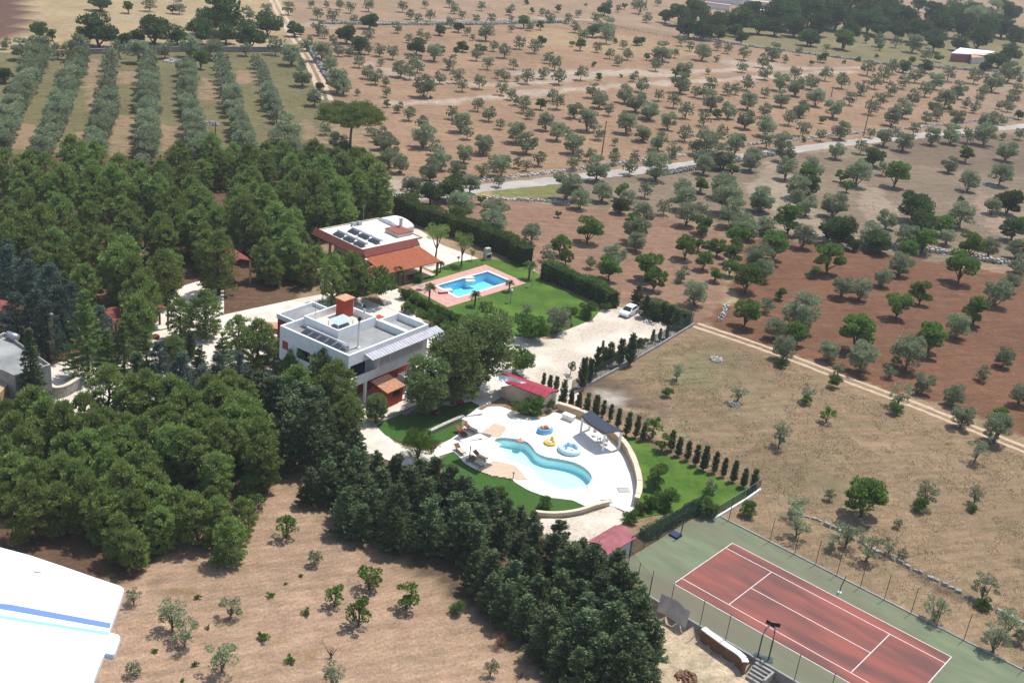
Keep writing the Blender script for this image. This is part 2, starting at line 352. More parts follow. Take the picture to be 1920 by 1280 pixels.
paint([(1440, 300), (1500, 330), (1560, 440), (1480, 440), (1400, 360)], (184, 162, 138), .9)
paint([(1600, 340), (1660, 360), (1720, 430), (1640, 440)], (182, 158, 136), .9)
paint([(1820, 350), (1930, 400), (1930, 470), (1850, 440)], (180, 152, 130), .9)
paint([(920, 358), (1010, 343), (1060, 340), (1040, 372), (900, 374)], (148, 146, 84), .9)
paint([(840, 362), (920, 356), (925, 374), (850, 376)], (196, 172, 110), .9)
paint([(735, 372), (1000, 379), (1200, 400), (1350, 432), (1375, 470), (1375, 600), (1300, 606), (1150, 560), (960, 470), (740, 385)], (174, 134, 109), .2)
paint([(1395, 452), (1530, 455), (1820, 500), (2100, 560), (2100, 900), (1850, 785), (1600, 705), (1320, 606), (1345, 560), (1375, 500)], (146, 102, 76), .15)
paint([(1306, 612), (1600, 722), (1800, 800), (2200, 960), (2200, 1320), (1930, 1200), (1430, 930), (1180, 790), (1060, 740), (1120, 700)], (172, 142, 110), .85)
for s_, c in [((1150, 740, 60), (120, 105, 80)), ((1300, 690, 120), (148, 140, 100)), ((1500, 900, 150), (152, 132, 100)), ((1700, 880, 120), (166, 138, 108)), ((1250, 800, 80), (176, 160, 118)), ((1400, 770, 120), (168, 146, 112))]:
    p0 = G(s_[0], s_[1]); rr = s_[2]/SC(p0)/1.1; k = np.clip(1.3-np.hypot(WX-p0[0], (WY-p0[1])*.8)/rr-.5*vnoise(X, Y, 3, 5), 0, 1)[..., None]; C[..., :3] = C[..., :3]*(1-k)+alb(c)*k
paint([(1320, 960), (1420, 930), (1930, 1160), (2200, 1290), (2200, 1380), (1930, 1260)], (176, 146, 114), .9)
paint([(230, 1110), (330, 1030), (460, 960), (520, 900), (640, 1010), (820, 1100), (1010, 1260), (1040, 1500), (-100, 1500), (-300, 1280), (180, 1130)], (204, 166, 136), .5)
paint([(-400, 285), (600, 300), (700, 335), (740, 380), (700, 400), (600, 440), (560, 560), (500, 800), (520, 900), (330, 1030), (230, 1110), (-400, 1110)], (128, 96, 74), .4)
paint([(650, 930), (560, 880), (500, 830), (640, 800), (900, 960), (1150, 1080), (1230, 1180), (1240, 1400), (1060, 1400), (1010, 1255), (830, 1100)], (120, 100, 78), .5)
paint(crop('1150 960,1330 960,1330 1010,1230 1090,1150 1050', 0, 260, 4.74), (190, 150, 125), .3, .3)
streak([(740, 195), (830, 190), (950, 182), (1050, 170), (1200, 158), (1350, 150), (1600, 134)], 5, (216, 190, 168))
streak([(690, 120), (760, 145), (860, 158), (960, 160), (1060, 150), (1180, 135), (1300, 135), (1400, 130), (1620, 128)], 5, (208, 182, 160))
streak([(980, 140), (1080, 138), (1180, 136), (1260, 142)], 9, (212, 188, 166)); streak([(1380, 118), (1440, 122)], 14, (208, 182, 158))
streak([(540, 47), (700, 43), (900, 40), (1020, 36), (1100, 38)], 6, (198, 180, 162)); streak([(1160, 36), (1230, 52), (1330, 72), (1430, 90)], 10, (196, 162, 134))
streak([(430, 25), (560, 45), (620, 52)], 5, (200, 172, 140)); streak([(200, 38), (420, 28)], 4, (206, 184, 150))
streak([(690, 340), (720, 345), (765, 352)], 12, (206, 186, 158)); streak([(720, 352), (750, 372)], 8, (196, 178, 160))
streak([(1140, 745), (1170, 752)], 3.2, (214, 200, 190), soft=.8); streak([(1120, 730), (1200, 760)], 7, (130, 108, 88), soft=.9); streak([(1145, 746), (1168, 751)], 2.4, (214, 200, 190), soft=.8)
streak([(285, 1000+85), (430, 1150), (480, 1190), (560, 1215)], .9, (172, 140, 100), .9); streak([(1200, 835), (1420, 925)], 1.2, (140, 118, 90))
streak([(1430, 950), (1560, 985), (1700, 1065), (1850, 1140)], 1.0, (120, 104, 80), .8); streak([(1180, 760), (1350, 815), (1500, 850)], 1.2, (186, 164, 126), .9)
streak([(1370, 470), (1350, 575)], 1.6, (196, 174, 130), .8)
# hollow below the near side of the tennis court
CO, CA = (25.423, 100.413), -0.685808
Z = np.zeros(X.shape)
hp = tfm([(-.7, -14.62), (45, -14.62), (45, -25), (9, -25), (3.5, -20), (-.5, -16.5)], CO, CA)
Z[inpoly(X, Y, hp)] = -1.15
k = inpoly(WX, WY, tfm([(0, -14.6), (12, -14.9), (19, -19.5), (26, -30), (-9, -24), (-4, -17)], CO, CA)); C[k, :3] = alb((226, 200, 168)); C[k, 3] = 1
keep = np.ones(X.shape, bool)
verts = np.stack([X, Y, Z], -1).reshape(-1, 3)
I = np.arange(nx*ny).reshape(ny, nx)
q = np.stack([I[:-1, :-1], I[:-1, 1:], I[1:, 1:], I[1:, :-1]], -1).reshape(-1, 4)
cx = (X[:-1, :-1]+X[1:, 1:])/2; cy = (Y[:-1, :-1]+Y[1:, 1:])/2
POOL1W = GP(POOL1); POOL2W = smooth_poly(GP(POOL2), 4)
def grow(poly, d):
    c = np.mean([p[:2] for p in poly], 0); return [tuple(np.array(p[:2])+(np.array(p[:2])-c)/np.linalg.norm(np.array(p[:2])-c)*d) for p in poly]
cut = inpoly(cx, cy, grow(POOL1W, .9)) | inpoly(cx, cy, grow(POOL2W, .9))
q = q[~cut.reshape(-1)]
me = bpy.data.meshes.new('ground'); me.vertices.add(len(verts)); me.vertices.foreach_set('co', verts.ravel())
me.loops.add(len(q)*4); me.loops.foreach_set('vertex_index', q.ravel().astype(np.int32)); me.polygons.add(len(q)); me.polygons.foreach_set('loop_start', np.arange(0, len(q)*4, 4, dtype=np.int32))
me.update(); me.validate()
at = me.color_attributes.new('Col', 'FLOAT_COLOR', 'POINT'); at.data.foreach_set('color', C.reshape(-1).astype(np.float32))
gm = bpy.data.materials.new('dry_earth_and_straw'); gm.use_nodes = True; n = gm.node_tree; P = n.nodes['Principled BSDF']; P.inputs['Roughness'].default_value = 1; P.inputs['Specular IOR Level'].default_value = .1
A = n.nodes.new('ShaderNodeAttribute'); A.attribute_name = 'Col'; ge = n.nodes.new('ShaderNodeNewGeometry')
def noise(s, det=5, st=None, rough=.5):
    no = n.nodes.new('ShaderNodeTexNoise'); no.inputs['Scale'].default_value = s; no.inputs['Detail'].default_value = det; no.inputs['Roughness'].default_value = rough
    if st:
        mp = n.nodes.new('ShaderNodeMapping'); mp.vector_type = 'TEXTURE'; mp.inputs['Scale'].default_value = [1/v for v in st[:3]]; mp.inputs['Rotation'].default_value = (0, 0, st[3]); n.links.new(ge.outputs['Position'], mp.inputs[0]); n.links.new(mp.outputs[0], no.inputs['Vector'])
    else: n.links.new(ge.outputs['Position'], no.inputs['Vector'])
    return no.outputs[0]
def mp_(x, a, b, c, d, clamp=True):
    r = n.nodes.new('ShaderNodeMapRange'); r.clamp = clamp; n.links.new(x, r.inputs[0])
    for i, v in enumerate((a, b, c, d)): r.inputs[i+1].default_value = v
    return r.outputs[0]
def mth(op, a, b):
    r = n.nodes.new('ShaderNodeMath'); r.operation = op
    for i, v in enumerate((a, b)):
        if hasattr(v, 'links') or hasattr(v, 'is_linked'): n.links.new(v, r.inputs[i])
        else: r.inputs[i].default_value = v
    return r.outputs[0]
flk = mp_(noise(7.5, 3, rough=.8), .3, .7, .72, 1.28); big = mp_(noise(.05, 5), .3, .7, .86, 1.14); mid = mp_(noise(.5, 8, rough=.72), .28, .72, .72, 1.26); fine = mp_(noise(3.2, 8, rough=.75), .25, .75, .58, 1.36)
fur = mp_(noise(1.3, 5, (.10, 1, 1, .35)), .3, .7, .84, 1.16)
val = mth('MULTIPLY', mth('MULTIPLY', big, mid), mth('MULTIPLY', fine, fur))
wv = n.nodes.new('ShaderNodeTexWave'); wv.wave_type = 'BANDS'; wv.inputs['Scale'].default_value = .55; wv.inputs['Distortion'].default_value = 7; wv.inputs['Detail'].default_value = 3; wv.inputs['Detail Scale'].default_value = .25
wm = n.nodes.new('ShaderNodeMapping'); wm.inputs['Rotation'].default_value = (0, 0, .9); n.links.new(ge.outputs['Position'], wm.inputs[0]); n.links.new(wm.outputs[0], wv.inputs[0])
plough = mth('SUBTRACT', 1.0, mth('MULTIPLY', mth('MULTIPLY', wv.outputs['Fac'], .17), mth('SUBTRACT', 1.0, A.outputs['Alpha'])))
val2 = mth('MULTIPLY', mth('MULTIPLY', mth('MULTIPLY', val, flk), plough), 1.07)
mul = n.nodes.new('ShaderNodeVectorMath'); mul.operation = 'SCALE'; n.links.new(A.outputs['Color'], mul.inputs[0]); n.links.new(val2, mul.inputs['Scale'])
gmix = n.nodes.new('ShaderNodeMix'); gmix.data_type = 'RGBA'; n.links.new(mul.outputs[0], gmix.inputs[6]); gmix.inputs[7].default_value = (.13, .125, .062, 1)
gf = mth('MULTIPLY', mp_(noise(.35, 8, rough=.7), .5, .68, 0, .55), A.outputs['Alpha']); n.links.new(gf, gmix.inputs[0])
smix = n.nodes.new('ShaderNodeMix'); smix.data_type = 'RGBA'; n.links.new(gmix.outputs[2], smix.inputs[6]); smix.inputs[7].default_value = (.42, .36, .27, 1)
vo = n.nodes.new('ShaderNodeTexVoronoi'); vo.inputs['Scale'].default_value = 1.4; vo.inputs['Randomness'].default_value = 1; n.links.new(ge.outputs['Position'], vo.inputs['Vector'])
st = mth('MULTIPLY', mp_(vo.outputs['Distance'], .06, .16, .8, 0), mp_(noise(.12, 3), .5, .62, .05, .9)); n.links.new(st, smix.inputs[0])
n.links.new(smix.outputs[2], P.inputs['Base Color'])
bp = n.nodes.new('ShaderNodeBump'); bp.inputs['Strength'].default_value = .55; bp.inputs['Distance'].default_value = .12; n.links.new(mth('ADD', fine, mid), bp.inputs['Height']); n.links.new(bp.outputs[0], P.inputs['Normal'])
me.materials.append(gm)
ground = link('ground', me); prop(ground, kind='structure')

def struct(name, mb, mt, parent=None): return prop(mb.obj(name, mt, parent), kind='structure' if parent is None else None)
def rough_edge(pts, step=1.2, amp=.35):
    P = resample(list(pts)+[pts[0]], step); return [(p[0]+rnd.uniform(-amp, amp), p[1]+rnd.uniform(-amp, amp)) for p in P]
def xy(pts): return [p[:2] for p in pts]
LIFT = iter(np.arange(.012, .9, .0045))
def flat(name, px, mt, rough=0.0, z=None, sm=0, holes=()):
    P = xy(GP(px))
    if sm: P = xy(smooth_poly(P, sm))
    if rough: P = rough_edge(P, 1.0, rough)
    return struct(name, MB().sheet(P, next(LIFT) if z is None else z, holes), mt)
# far fields' roads and tracks
road_c = [(700, 362), (765, 368), (850, 362), (900, 353), (1000, 343), (1100, 331), (1200, 320), (1270, 312), (1350, 300), (1450, 286), (1520, 277), (1600, 267), (1700, 257), (1780, 249), (1930, 236), (2200, 215)]
struct('gravel_road', MB().sheet(rough_edge(band(smooth_poly(GP(road_c), 3, False), 4.6), 1.5, .3), next(LIFT)), M['road'])
def two_rut(name, px, gap, wd):
    L_ = smooth_poly(GP(px), 4, False); m_ = MB()
    for s_ in (1, -1): m_.sheet(rough_edge(band(offset(L_, s_*gap/2), wd), .9, .12), next(LIFT))
    return struct(name, m_, M['rut'])
two_rut('farm_track', [(1303, 609), (1400, 641), (1500, 677), (1600, 716), (1700, 753), (1800, 793), (1945, 852)], 1.7, .75)
two_rut('dirt_track', [(498, -30), (520, 15), (545, 58), (567, 92), (592, 138), (612, 188)], 2.4, 1.3)
# gardens
flat('garden_paving', crop('420 590,560 560,640 545,760 590,900 640,960 655,960 735,900 765,870 775,830 765,790 755,740 775,700 790,740 830,820 850,830 870,780 880,690 850,600 810,500 760,420 735,330 745,230 775,60 790,-60 820,-60 770,80 690,200 650,280 620,310 570,330 540,380 525,420 545'), M['paving'])
flat('house_paving', crop('590 1130,660 1230,810 1300,1000 1500,1060 1420', 560, 380, 4.266)[:0] or [(700, 542), (722, 532), (742, 540), (760, 548), (758, 572), (740, 582), (722, 575)], M['paving'])
flat('path', [(735, 578), (748, 572), (830, 625), (900, 660), (880, 668), (820, 640)], M['paving'])
flat('side_yard', [(742, 425), (785, 430), (830, 460), (905, 488), (870, 498), (820, 512), (790, 500), (740, 470)], M['paving'])
flat('gravel_yard', [(925, 640), (960, 630), (1030, 636), (1060, 615), (1090, 592), (1140, 575), (1190, 580), (1225, 595), (1262, 620), (1230, 650), (1160, 690), (1095, 722), (1065, 765), (1020, 760), (985, 720), (970, 690), (945, 665)], M['gravel'], .5)
flat('lawn', [(768, 540), (800, 512), (852, 492), (905, 484), (980, 495), (1010, 515), (1060, 545), (1130, 578), (1110, 600), (1060, 620), (1000, 636), (950, 628), (900, 612), (850, 590), (800, 572)], M['lawn'], holes=[grow(POOL1W, .6)])
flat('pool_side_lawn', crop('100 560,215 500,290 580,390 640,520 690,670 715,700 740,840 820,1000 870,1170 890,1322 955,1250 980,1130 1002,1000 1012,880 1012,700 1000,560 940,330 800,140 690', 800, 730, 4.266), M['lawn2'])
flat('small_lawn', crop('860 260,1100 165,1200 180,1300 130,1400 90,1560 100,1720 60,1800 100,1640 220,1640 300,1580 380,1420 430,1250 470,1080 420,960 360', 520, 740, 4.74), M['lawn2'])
flat('hedge_side_lawn', crop('500 520,640 560,830 630,1000 740,1180 800,1400 900,1560 980,1800 1030,1500 1215,1200 1230,900 1260,700 1300,600 1240,720 1150,790 1000,780 900,700 740,620 640', 1040, 700, 4.74), M['lawn'])
flat('gravel_path', crop('880 1035,1100 1035,1250 1010,1330 985,1475 932,1570 985,1660 950,1560 1075,1400 1150,1330 1220,1150 1300,1000 1200,860 1120', 800, 730, 4.266), M['gravel'])
# tennis court, with local frame CO, CA
def court(name, poly, mt, z): return struct(name, MB().sheet(tfm(poly, CO, CA), z), mt)
struct('tennis_court', MB().prism(tfm([(-5.3, 3.35), (-5.5, -11.0), (-4.6, -12.6), (-.6, -14.5), (46, -14.5), (46, 3.35)], CO, CA), -1.2, .03), M['court_g'])
court('court_surface', [(0, 0), (0, -10.97), (23.77, -10.97), (23.77, 0)], M['court_r'], .036)
lm = MB(); hw = .03
def ln(x0, y0, x1, y1, w_=.042, z=.042):
    if x0 == x1: lm.sheet(tfm([(x0-w_, y0), (x0+w_, y0), (x0+w_, y1), (x0-w_, y1)], CO, CA), z)
    else: lm.sheet(tfm([(x0, y0-w_), (x1, y0-w_), (x1, y0+w_), (x0, y0+w_)], CO, CA), z)
for y_ in (0, -1.37, -9.6, -10.97): ln(.05, y_, 23.72, y_, z=.042)
for x_ in (0, 23.77): ln(x_, .03, x_, -11.0, z=.046)
for x_ in (5.485, 18.285): ln(x_, -1.4, x_, -9.57, z=.046)
ln(5.52, -5.485, 18.25, -5.485, z=.042)
struct('court_lines', lm, M['line'])
km = MB(); km.prism(tfm([(-5.3, 3.35), (46, 3.35), (46, 3.55), (-5.3, 3.55)], CO, CA), -.1, .13); km.prism(tfm([(-.6, -14.72), (46, -14.72), (46, -14.5), (-.6, -14.5)], CO, CA), -1.25, .12)
struct('court_kerb', km, M['concrete'])

# ------------------------------------------------------------------ pools and terraces
def water_body(name, poly, zt, floorf, mt):
    n_ = len(poly); V = [(p[0], p[1], zt) for p in poly]+[(p[0], p[1], floorf(p)) for p in poly]
    m_ = MB().sheet(poly, zt); return m_
def basin(poly, z0, depthf, rings=6):
    c = np.mean([p[:2] for p in poly], 0); n_ = len(poly); V = []; F = []
    for p in poly: V.append((p[0], p[1], z0))
    for k in range(rings):
        s_ = 1-k/rings
        for p in poly:
            q_ = c+(np.array(p[:2])-c)*s_; V.append((q_[0], q_[1], -depthf(q_)))
    V.append((c[0], c[1], -depthf(c)))
    for k in range(rings):
        for i in range(n_): F.append((k*n_+i, k*n_+(i+1) % n_, (k+1)*n_+(i+1) % n_, (k+1)*n_+i))
    for i in range(n_): F.append((rings*n_+i, rings*n_+(i+1) % n_, len(V)-1))
    return V, F
def make_pool(base, poly, ztop, zwater, depthf, liner, water):
    V, F = basin(poly, ztop, depthf); b = struct(base+'_basin', MB().add(V, F), liner)
    # the water fills the basin up to zwater, a hair inside the walls
    pin = grow(poly, -.012); V, F = basin(pin, zwater, lambda p: depthf(p)-.004); n_ = len(pin)
    m_ = MB().add(V, F); m_.sheet(pin, zwater)
    # weld the rim
    me = m_.mesh(base+'_water', water); bm = bmesh.new(); bm.from_mesh(me); bmesh.ops.remove_doubles(bm, verts=bm.verts, dist=.0005); bmesh.ops.recalc_face_normals(bm, faces=bm.faces); bm.to_mesh(me); bm.free()
    return prop(link(base+'_water', me), kind='structure')
P1 = []
for i in range(4):
    a, b = np.array(POOL1W[i][:2]), np.array(POOL1W[(i+1) % 4][:2]); P1 += [tuple(a+(b-a)*t) for t in np.arange(0, 1, .25)]
make_pool('garden_pool', P1, .10, .0, lambda p: 1.5, M['liner_b'], M['water_b'])
struct('pool_paving', MB().prism(xy(GP(DECK1)), -.3, .10, holes=[grow(P1, .5)]), M['pink'])
struct('pool_coping', MB().prism(grow(P1, .5), -.3, .115, holes=[P1]), M['white2'])
beach = xy(GP([POOL2[i] for i in (23, 22, 21, 20, 19, 18, 17, 16, 15)]))
def d2(p):
    t = float(dist_line(np.array([p[0]]), np.array([p[1]]), beach)[0])/3.0; t = min(1, max(0, t)); s_ = t*t*(3-2*t)
    return .02+1.15*s_
make_pool('curved_pool', POOL2W, .12, .06, d2, M['liner_w'], M['water_w'])
struct('pool_terrace', MB().prism(xy(smooth_poly(GP(TERR), 2)), -.3, .12, holes=[POOL2W]), M['paving_w'])
def dk(s_): return xy(GP(crop(s_, 800, 730, 4.266), .12))
def deck(name, s_, ang, label):
    P = dk(s_); t = thing(name, label, 'deck'); a = np.array(P); c = a.mean(0); R_ = max(np.linalg.norm(a-c, axis=1)); d = np.array([math.cos(ang), math.sin(ang)]); nn = np.array([-d[1], d[0]])
    k = -R_; i = 0
    while k < R_:
        ts = []
        for i in range(len(P)):      # clip a line to the polygon
            p0, p1 = np.array(P[i]), np.array(P[(i+1) % len(P)]); s0, s1 = (p0-c) @ nn-k, (p1-c) @ nn-k
            if s0*s1 < 0: pt = p0+(p1-p0)*s0/(s0-s1); ts.append((pt-c) @ d)
        if len(ts) >= 2:
            t0, t1 = min(ts), max(ts); A_ = c+nn*k
            q_ = [A_+d*t0-nn*.12, A_+d*t1-nn*.12, A_+d*t1+nn*.12, A_+d*t0+nn*.12]
            MB().prism(q_, .125, .165+rnd.uniform(0, .008)).obj('plank', M['deck'], t)
        k += .27
    return t
deck('timber_deck', '390 640,540 570,700 605,740 640,810 725,670 712,520 690', .25, 'pale timber deck beside the lower parasol at the curved pool')
deck('timber_deck', '440 345,540 270,640 300,590 375,560 385', .25, 'small timber deck under the upper parasol by the curved pool')

# ------------------------------------------------------------------ summer haze over the plain
hz = bpy.data.materials.new('thin_haze'); hz.use_nodes = True; n_ = hz.node_tree; n_.nodes.remove(n_.nodes['Principled BSDF']); pv = n_.nodes.new('ShaderNodeVolumePrincipled')
pv.inputs['Color'].default_value = (.93, .96, 1.0, 1); pv.inputs['Density'].default_value = HAZE; pv.inputs['Anisotropy'].default_value = 0.0
n_.links.new(pv.outputs[0], n_.nodes['Material Output'].inputs['Volume'])
prop(MB().box(-600, 1300, -60, 2300, -3.2, 75).obj('haze', hz), kind='stuff')
# ------------------------------------------------------------------ white villa: local x along the long right face, y along the left face, origin at the near corner
VO, VA = (-18.95, 119.57), .98203
def vil(name, label, cat, x, y, z=0, g=None):
    p = tfm([(x, y)], VO, VA)[0]; return thing(name, label, cat, (p[0], p[1], z), VA, g)
V = thing('villa', 'white flat-roofed two-storey villa with grey roof decks behind parapets', 'house', (VO[0], VO[1], 0), VA)
b = MB()
b.box(1.3, 10.8, 1.7, 11.7, 2.9, 6.5); b.box(10.8, 14.6, .16, 5.2, 2.9, 6.5)                       # upper storey core
b.box(5.0, 10.8, .0, 1.7, 5.45, 6.5); b.box(0, 5.0, 0, 1.7, 6.0, 6.5); b.box(0, 1.3, 1.7, 11.7, 5.6, 6.5); b.box(0, 5.0, 1.2, 1.7, 5.6, 6.0)
b.box(10.8, 14.6, 0, .16, 5.45, 6.5); b.box(5.0, 14.6, 0, .16, 3.05, 4.35); b.box(0, 5.0, 0, .14, 3.05, 4.2); b.box(0, .14, .14, 10.0, 3.05, 4.2)
b.box(.14, 1.3, .14, 11.7, 2.9, 3.1); b.box(1.3, 10.8, .16, 1.7, 2.9, 3.1); b.box(5.0, 5.2, .16, 1.7, 3.1, 6.0)
b.box(0, 1.3, 10.0, 11.7, 3.1, 5.6); b.box(0, .3, 5.9, 6.4, 4.2, 5.6); b.box(0, .35, 0, .35, 4.2, 6.0); b.box(0, .3, 8.7, 10.0, 4.2, 5.6)
for x_ in (11.4, 14.3): b.box(x_, x_+.3, .02, .32, 0, 3.05)
b.box(3.2, 3.5, .02, .32, 0, 3.05); b.box(0, .35, .0, .35, 0, 2.9)
b.obj('wall', M['white'], V)
MB().box(1.35, 14.2, 2.4, 11.6, 0, 2.9).obj('lower_wall', M['red_wall'], V)
MB().ring(0, 10.8, 0, 11.7, 6.5, 7.5, .28).obj('parapet', M['white'], V)
MB().ring(10.8, 14.6, 0, 5.2, 6.5, 7.5, .28).obj('parapet', M['white'], V)
MB().box(.28, 10.52, .28, 11.42, 6.5, 6.56).box(11.08, 14.32, .28, 4.92, 6.5, 6.56).obj('roof', M['grey_roof'], V)
t_ = MB(); t_.ring(3.6, 10.5, 5.3, 11.3, 6.56, 7.95, .22); t_.obj('terrace_wall', M['white'], V)
MB().box(3.82, 10.28, 5.52, 11.08, 6.56, 7.0).obj('terrace_floor', M['paving'], V)
tw = MB().box(8.3, 10.0, 8.9, 10.3, 7.0, 9.45).obj('stair_tower', M['red_wall'], V)
MB().box(8.15, 10.15, 8.75, 10.45, 9.45, 9.58).obj('tower_roof', M['terra_pale'], tw)
MB().box(10.0, 10.03, 9.1, 10.1, 7.05, 9.1).box(10.0, 10.05, 8.9, 9.1, 7, 9.4).obj('door', M['white'], tw)
# windows of the right face, two ribbons of four
for k in range(8):
    x0 = 5.45+k*1.0+(.35 if k > 3 else 0)+.05; 
    f = MB().ring(x0, x0+.86, -.03, .0, 4.4, 5.4, .0).box(x0, x0+.86, -.035, .03, 4.38, 4.44).box(x0, x0+.86, -.035, .03, 5.36, 5.42).box(x0, x0+.05, -.035, .03, 4.44, 5.36).box(x0+.81, x0+.86, -.035, .03, 4.44, 5.36).obj('window', M['plastic'], V)
    MB().box(x0+.05, x0+.81, .01, .04, 4.44, 5.36).obj('pane', M['glass'], f)
MB().box(5.2, 14.6, .05, .10, 4.35, 5.45).obj('ribbon_panel', M['white'], V)
f = MB().box(1.28, 1.33, 2.0, 5.6, 3.2, 5.5).obj('window', M['dark'], V); MB().box(1.24, 1.27, 2.2, 5.4, 3.3, 5.4).obj('pane', M['glass'], f)
f = MB().box(1.28, 1.33, 6.6, 8.5, 3.2, 5.5).obj('window', M['dark'], V); MB().box(1.24, 1.27, 6.8, 8.3, 3.3, 5.4).obj('pane', M['glass'], f)
f = MB().box(1.5, 4.8, 1.66, 1.70, 3.2, 5.9).obj('window', M['dark'], V); MB().box(1.6, 3.2, 1.62, 1.65, 3.3, 5.8).box(3.3, 4.2, 1.62, 1.65, 3.3, 5.8).obj('pane', M['glass'], f)
MB().box(-.012, 0, 10.2, 11.2, 4.6, 5.7).obj('niche', M['red_wall'], V)
# slatted sun canopy over the ribbon windows
cn = MB().box(2.7, 16.2, -.05, .0, 6.84, 6.94).box(2.7, 16.2, -1.40, -1.35, 6.46, 6.56).obj('canopy', M['metal'], V)
def zc(y): return 6.9+y*.28
for k in range(27):
    x_ = 2.75+k*.5; MB().hexa([(x_, -1.35, zc(-1.35)-.38+.36), (x_+.44, -1.35, zc(-1.35)-.02), (x_+.44, -.05, zc(-.05)-.02), (x_, -.05, zc(-.05)-.02), (x_, -1.35, zc(-1.35)+.02), (x_+.44, -1.35, zc(-1.35)+.02), (x_+.44, -.05, zc(-.05)+.02), (x_, -.05, zc(-.05)+.02)]).obj('canopy_panel', M['tarp'], V)
# annex on the far left
an = MB(); an.box(4.3, 10.6, 11.72, 16.7, 0, 5.7); an.obj('annex_wall', M['red_wall'], V)
MB().ring(4.2, 10.7, 11.72, 16.8, 5.7, 6.3, .22).obj('annex_parapet', M['white'], V); MB().box(4.42, 10.48, 11.94, 16.58, 5.7, 5.78).obj('annex_roof', M['grey_roof'], V)
tr = MB(); tr.hexa([(5.6, 16.85, 2.6), (9.0, 16.85, 2.6), (7.4, 22.3, 2.3), (4.9, 22.3, 2.3), (5.6, 16.85, 3.6), (9.0, 16.85, 3.6), (7.4, 22.3, 2.42), (4.9, 22.3, 2.42)]); tr.obj('tiled_porch_roof', M['terra_pale'], V)
for p_ in ((5.2, 21.9), (7.1, 21.9), (5.6, 19)): MB().tube([(p_[0], p_[1], 0), (p_[0], p_[1], 2.32)], .07).obj('porch_post', M['white'], V)
# flat red patch behind
MB().box(11.0, 12.4, 5.25, 6.6, 5.2, 7.3).obj('stair_block', M['white'], V); MB().box(11.1, 12.3, 5.35, 6.5, 7.3, 7.36).obj('block_roof', M['red_wall'], V)
def chimney(x, y, z, h, lab):
    t = vil('chimney_pipe', lab, 'chimney', x, y, z); MB().tube([(0, 0, 0), (0, 0, h)], .14, 10).obj('flue', M['white'], t); MB().box(-.25, .25, -.25, .25, 0, .12).obj('base', M['white'], t)
    MB().lathe([(.17, 0), (.24, .1), (.24, .35), (.1, .48)], (0, 0, h), 10).obj('cowl', M['dark'], t)
chimney(4.05, 2.32, 6.56, 3.6, 'tall white flue pipe with dark cowl rising from the grey roof deck'); chimney(9.25, 6.3, 7.0, 2.2, 'short white flue pipe standing in the paved roof terrace')
t = vil('antenna', 'thin aerial mast on the left parapet of the roof terrace', 'antenna', 3.9, 9.6, 7.95); MB().tube([(0, 0, 0), (0, 0, 2.2)], .025).obj('mast', M['metal'], t); MB().tube([(-.5, 0, 2.0), (.5, 0, 2.0)], .015).tube([(-.35, 0, 1.7), (.35, 0, 1.7)], .015).obj('rod', M['metal'], t)
t = vil('roof_shelter', 'pale blue corrugated shelter on legs in the roof terrace', 'shelter', 4.0, 5.7, 7.0)
s_ = MB()
for k in range(14): s_.hexa([(k*.2, 0, 1.35), (k*.2+.19, 0, 1.35), (k*.2+.19, 1.9, 1.5), (k*.2, 1.9, 1.5), (k*.2, 0, 1.38+.03*(k % 2)), (k*.2+.19, 0, 1.38+.03*(k % 2)), (k*.2+.19, 1.9, 1.53+.03*(k % 2)), (k*.2, 1.9, 1.53+.03*(k % 2))])
s_.obj('sheet_roof', M['blue_sheet'], t)
for p_ in ((.1, .1), (2.7, .1), (.1, 1.8), (2.7, 1.8)): MB().box(p_[0], p_[0]+.08, p_[1], p_[1]+.08, 0, 1.35).obj('leg', M['white'], t)
MB().box(.3, 2.4, .4, 1.5, 0, .9).obj('housing', M['metal'], t)
t = vil('satellite_dish', 'white oval dish lying behind the pale blue shelter', 'satellite dish', 7.4, 7.4, 7.0)
MB().lathe([(.05, .5), (.35, .58), (.55, .72), (.52, .73), (.3, .62), (.02, .55)], n=14).obj('dish', M['plastic'], t, True); MB().tube([(0, 0, 0), (0, 0, .52)], .04).obj('stem', M['metal'], t)
# solar heater
t = vil('solar_heater', 'row of dark solar panels with tank on the narrow roof deck', 'solar heater', 1.35, 3.0, 6.56)
for k in range(5):
    pn = MB().hexa([(.1, .1+k*1.35, .12), (1.25, .1+k*1.35, .45), (1.25, 1.3+k*1.35, .45), (.1, 1.3+k*1.35, .12), (.07, .1+k*1.35, .2), (1.22, .1+k*1.35, .53), (1.22, 1.3+k*1.35, .53), (.07, 1.3+k*1.35, .2)]).obj('panel', M['metal'], t)
    MB().hexa([(.13, .16+k*1.35, .225), (1.17, .16+k*1.35, .525), (1.17, 1.24+k*1.35, .525), (.13, 1.24+k*1.35, .225), (.12, .16+k*1.35, .235), (1.16, .16+k*1.35, .535), (1.16, 1.24+k*1.35, .535), (.12, 1.24+k*1.35, .235)]).obj('glass', M['black'], pn)
MB().tube([(1.4, .1, .6), (1.4, 6.8, .6)], .09, 8).obj('pipe', M['white'], t)
tk = MB().tube([(.75, -.75, .55), (.75, .0, .55)], .33, 14).obj('tank', M['metal'], t); MB().box(.4, 1.1, -.7, -.1, 0, .25).obj('tank_stand', M['metal'], t)
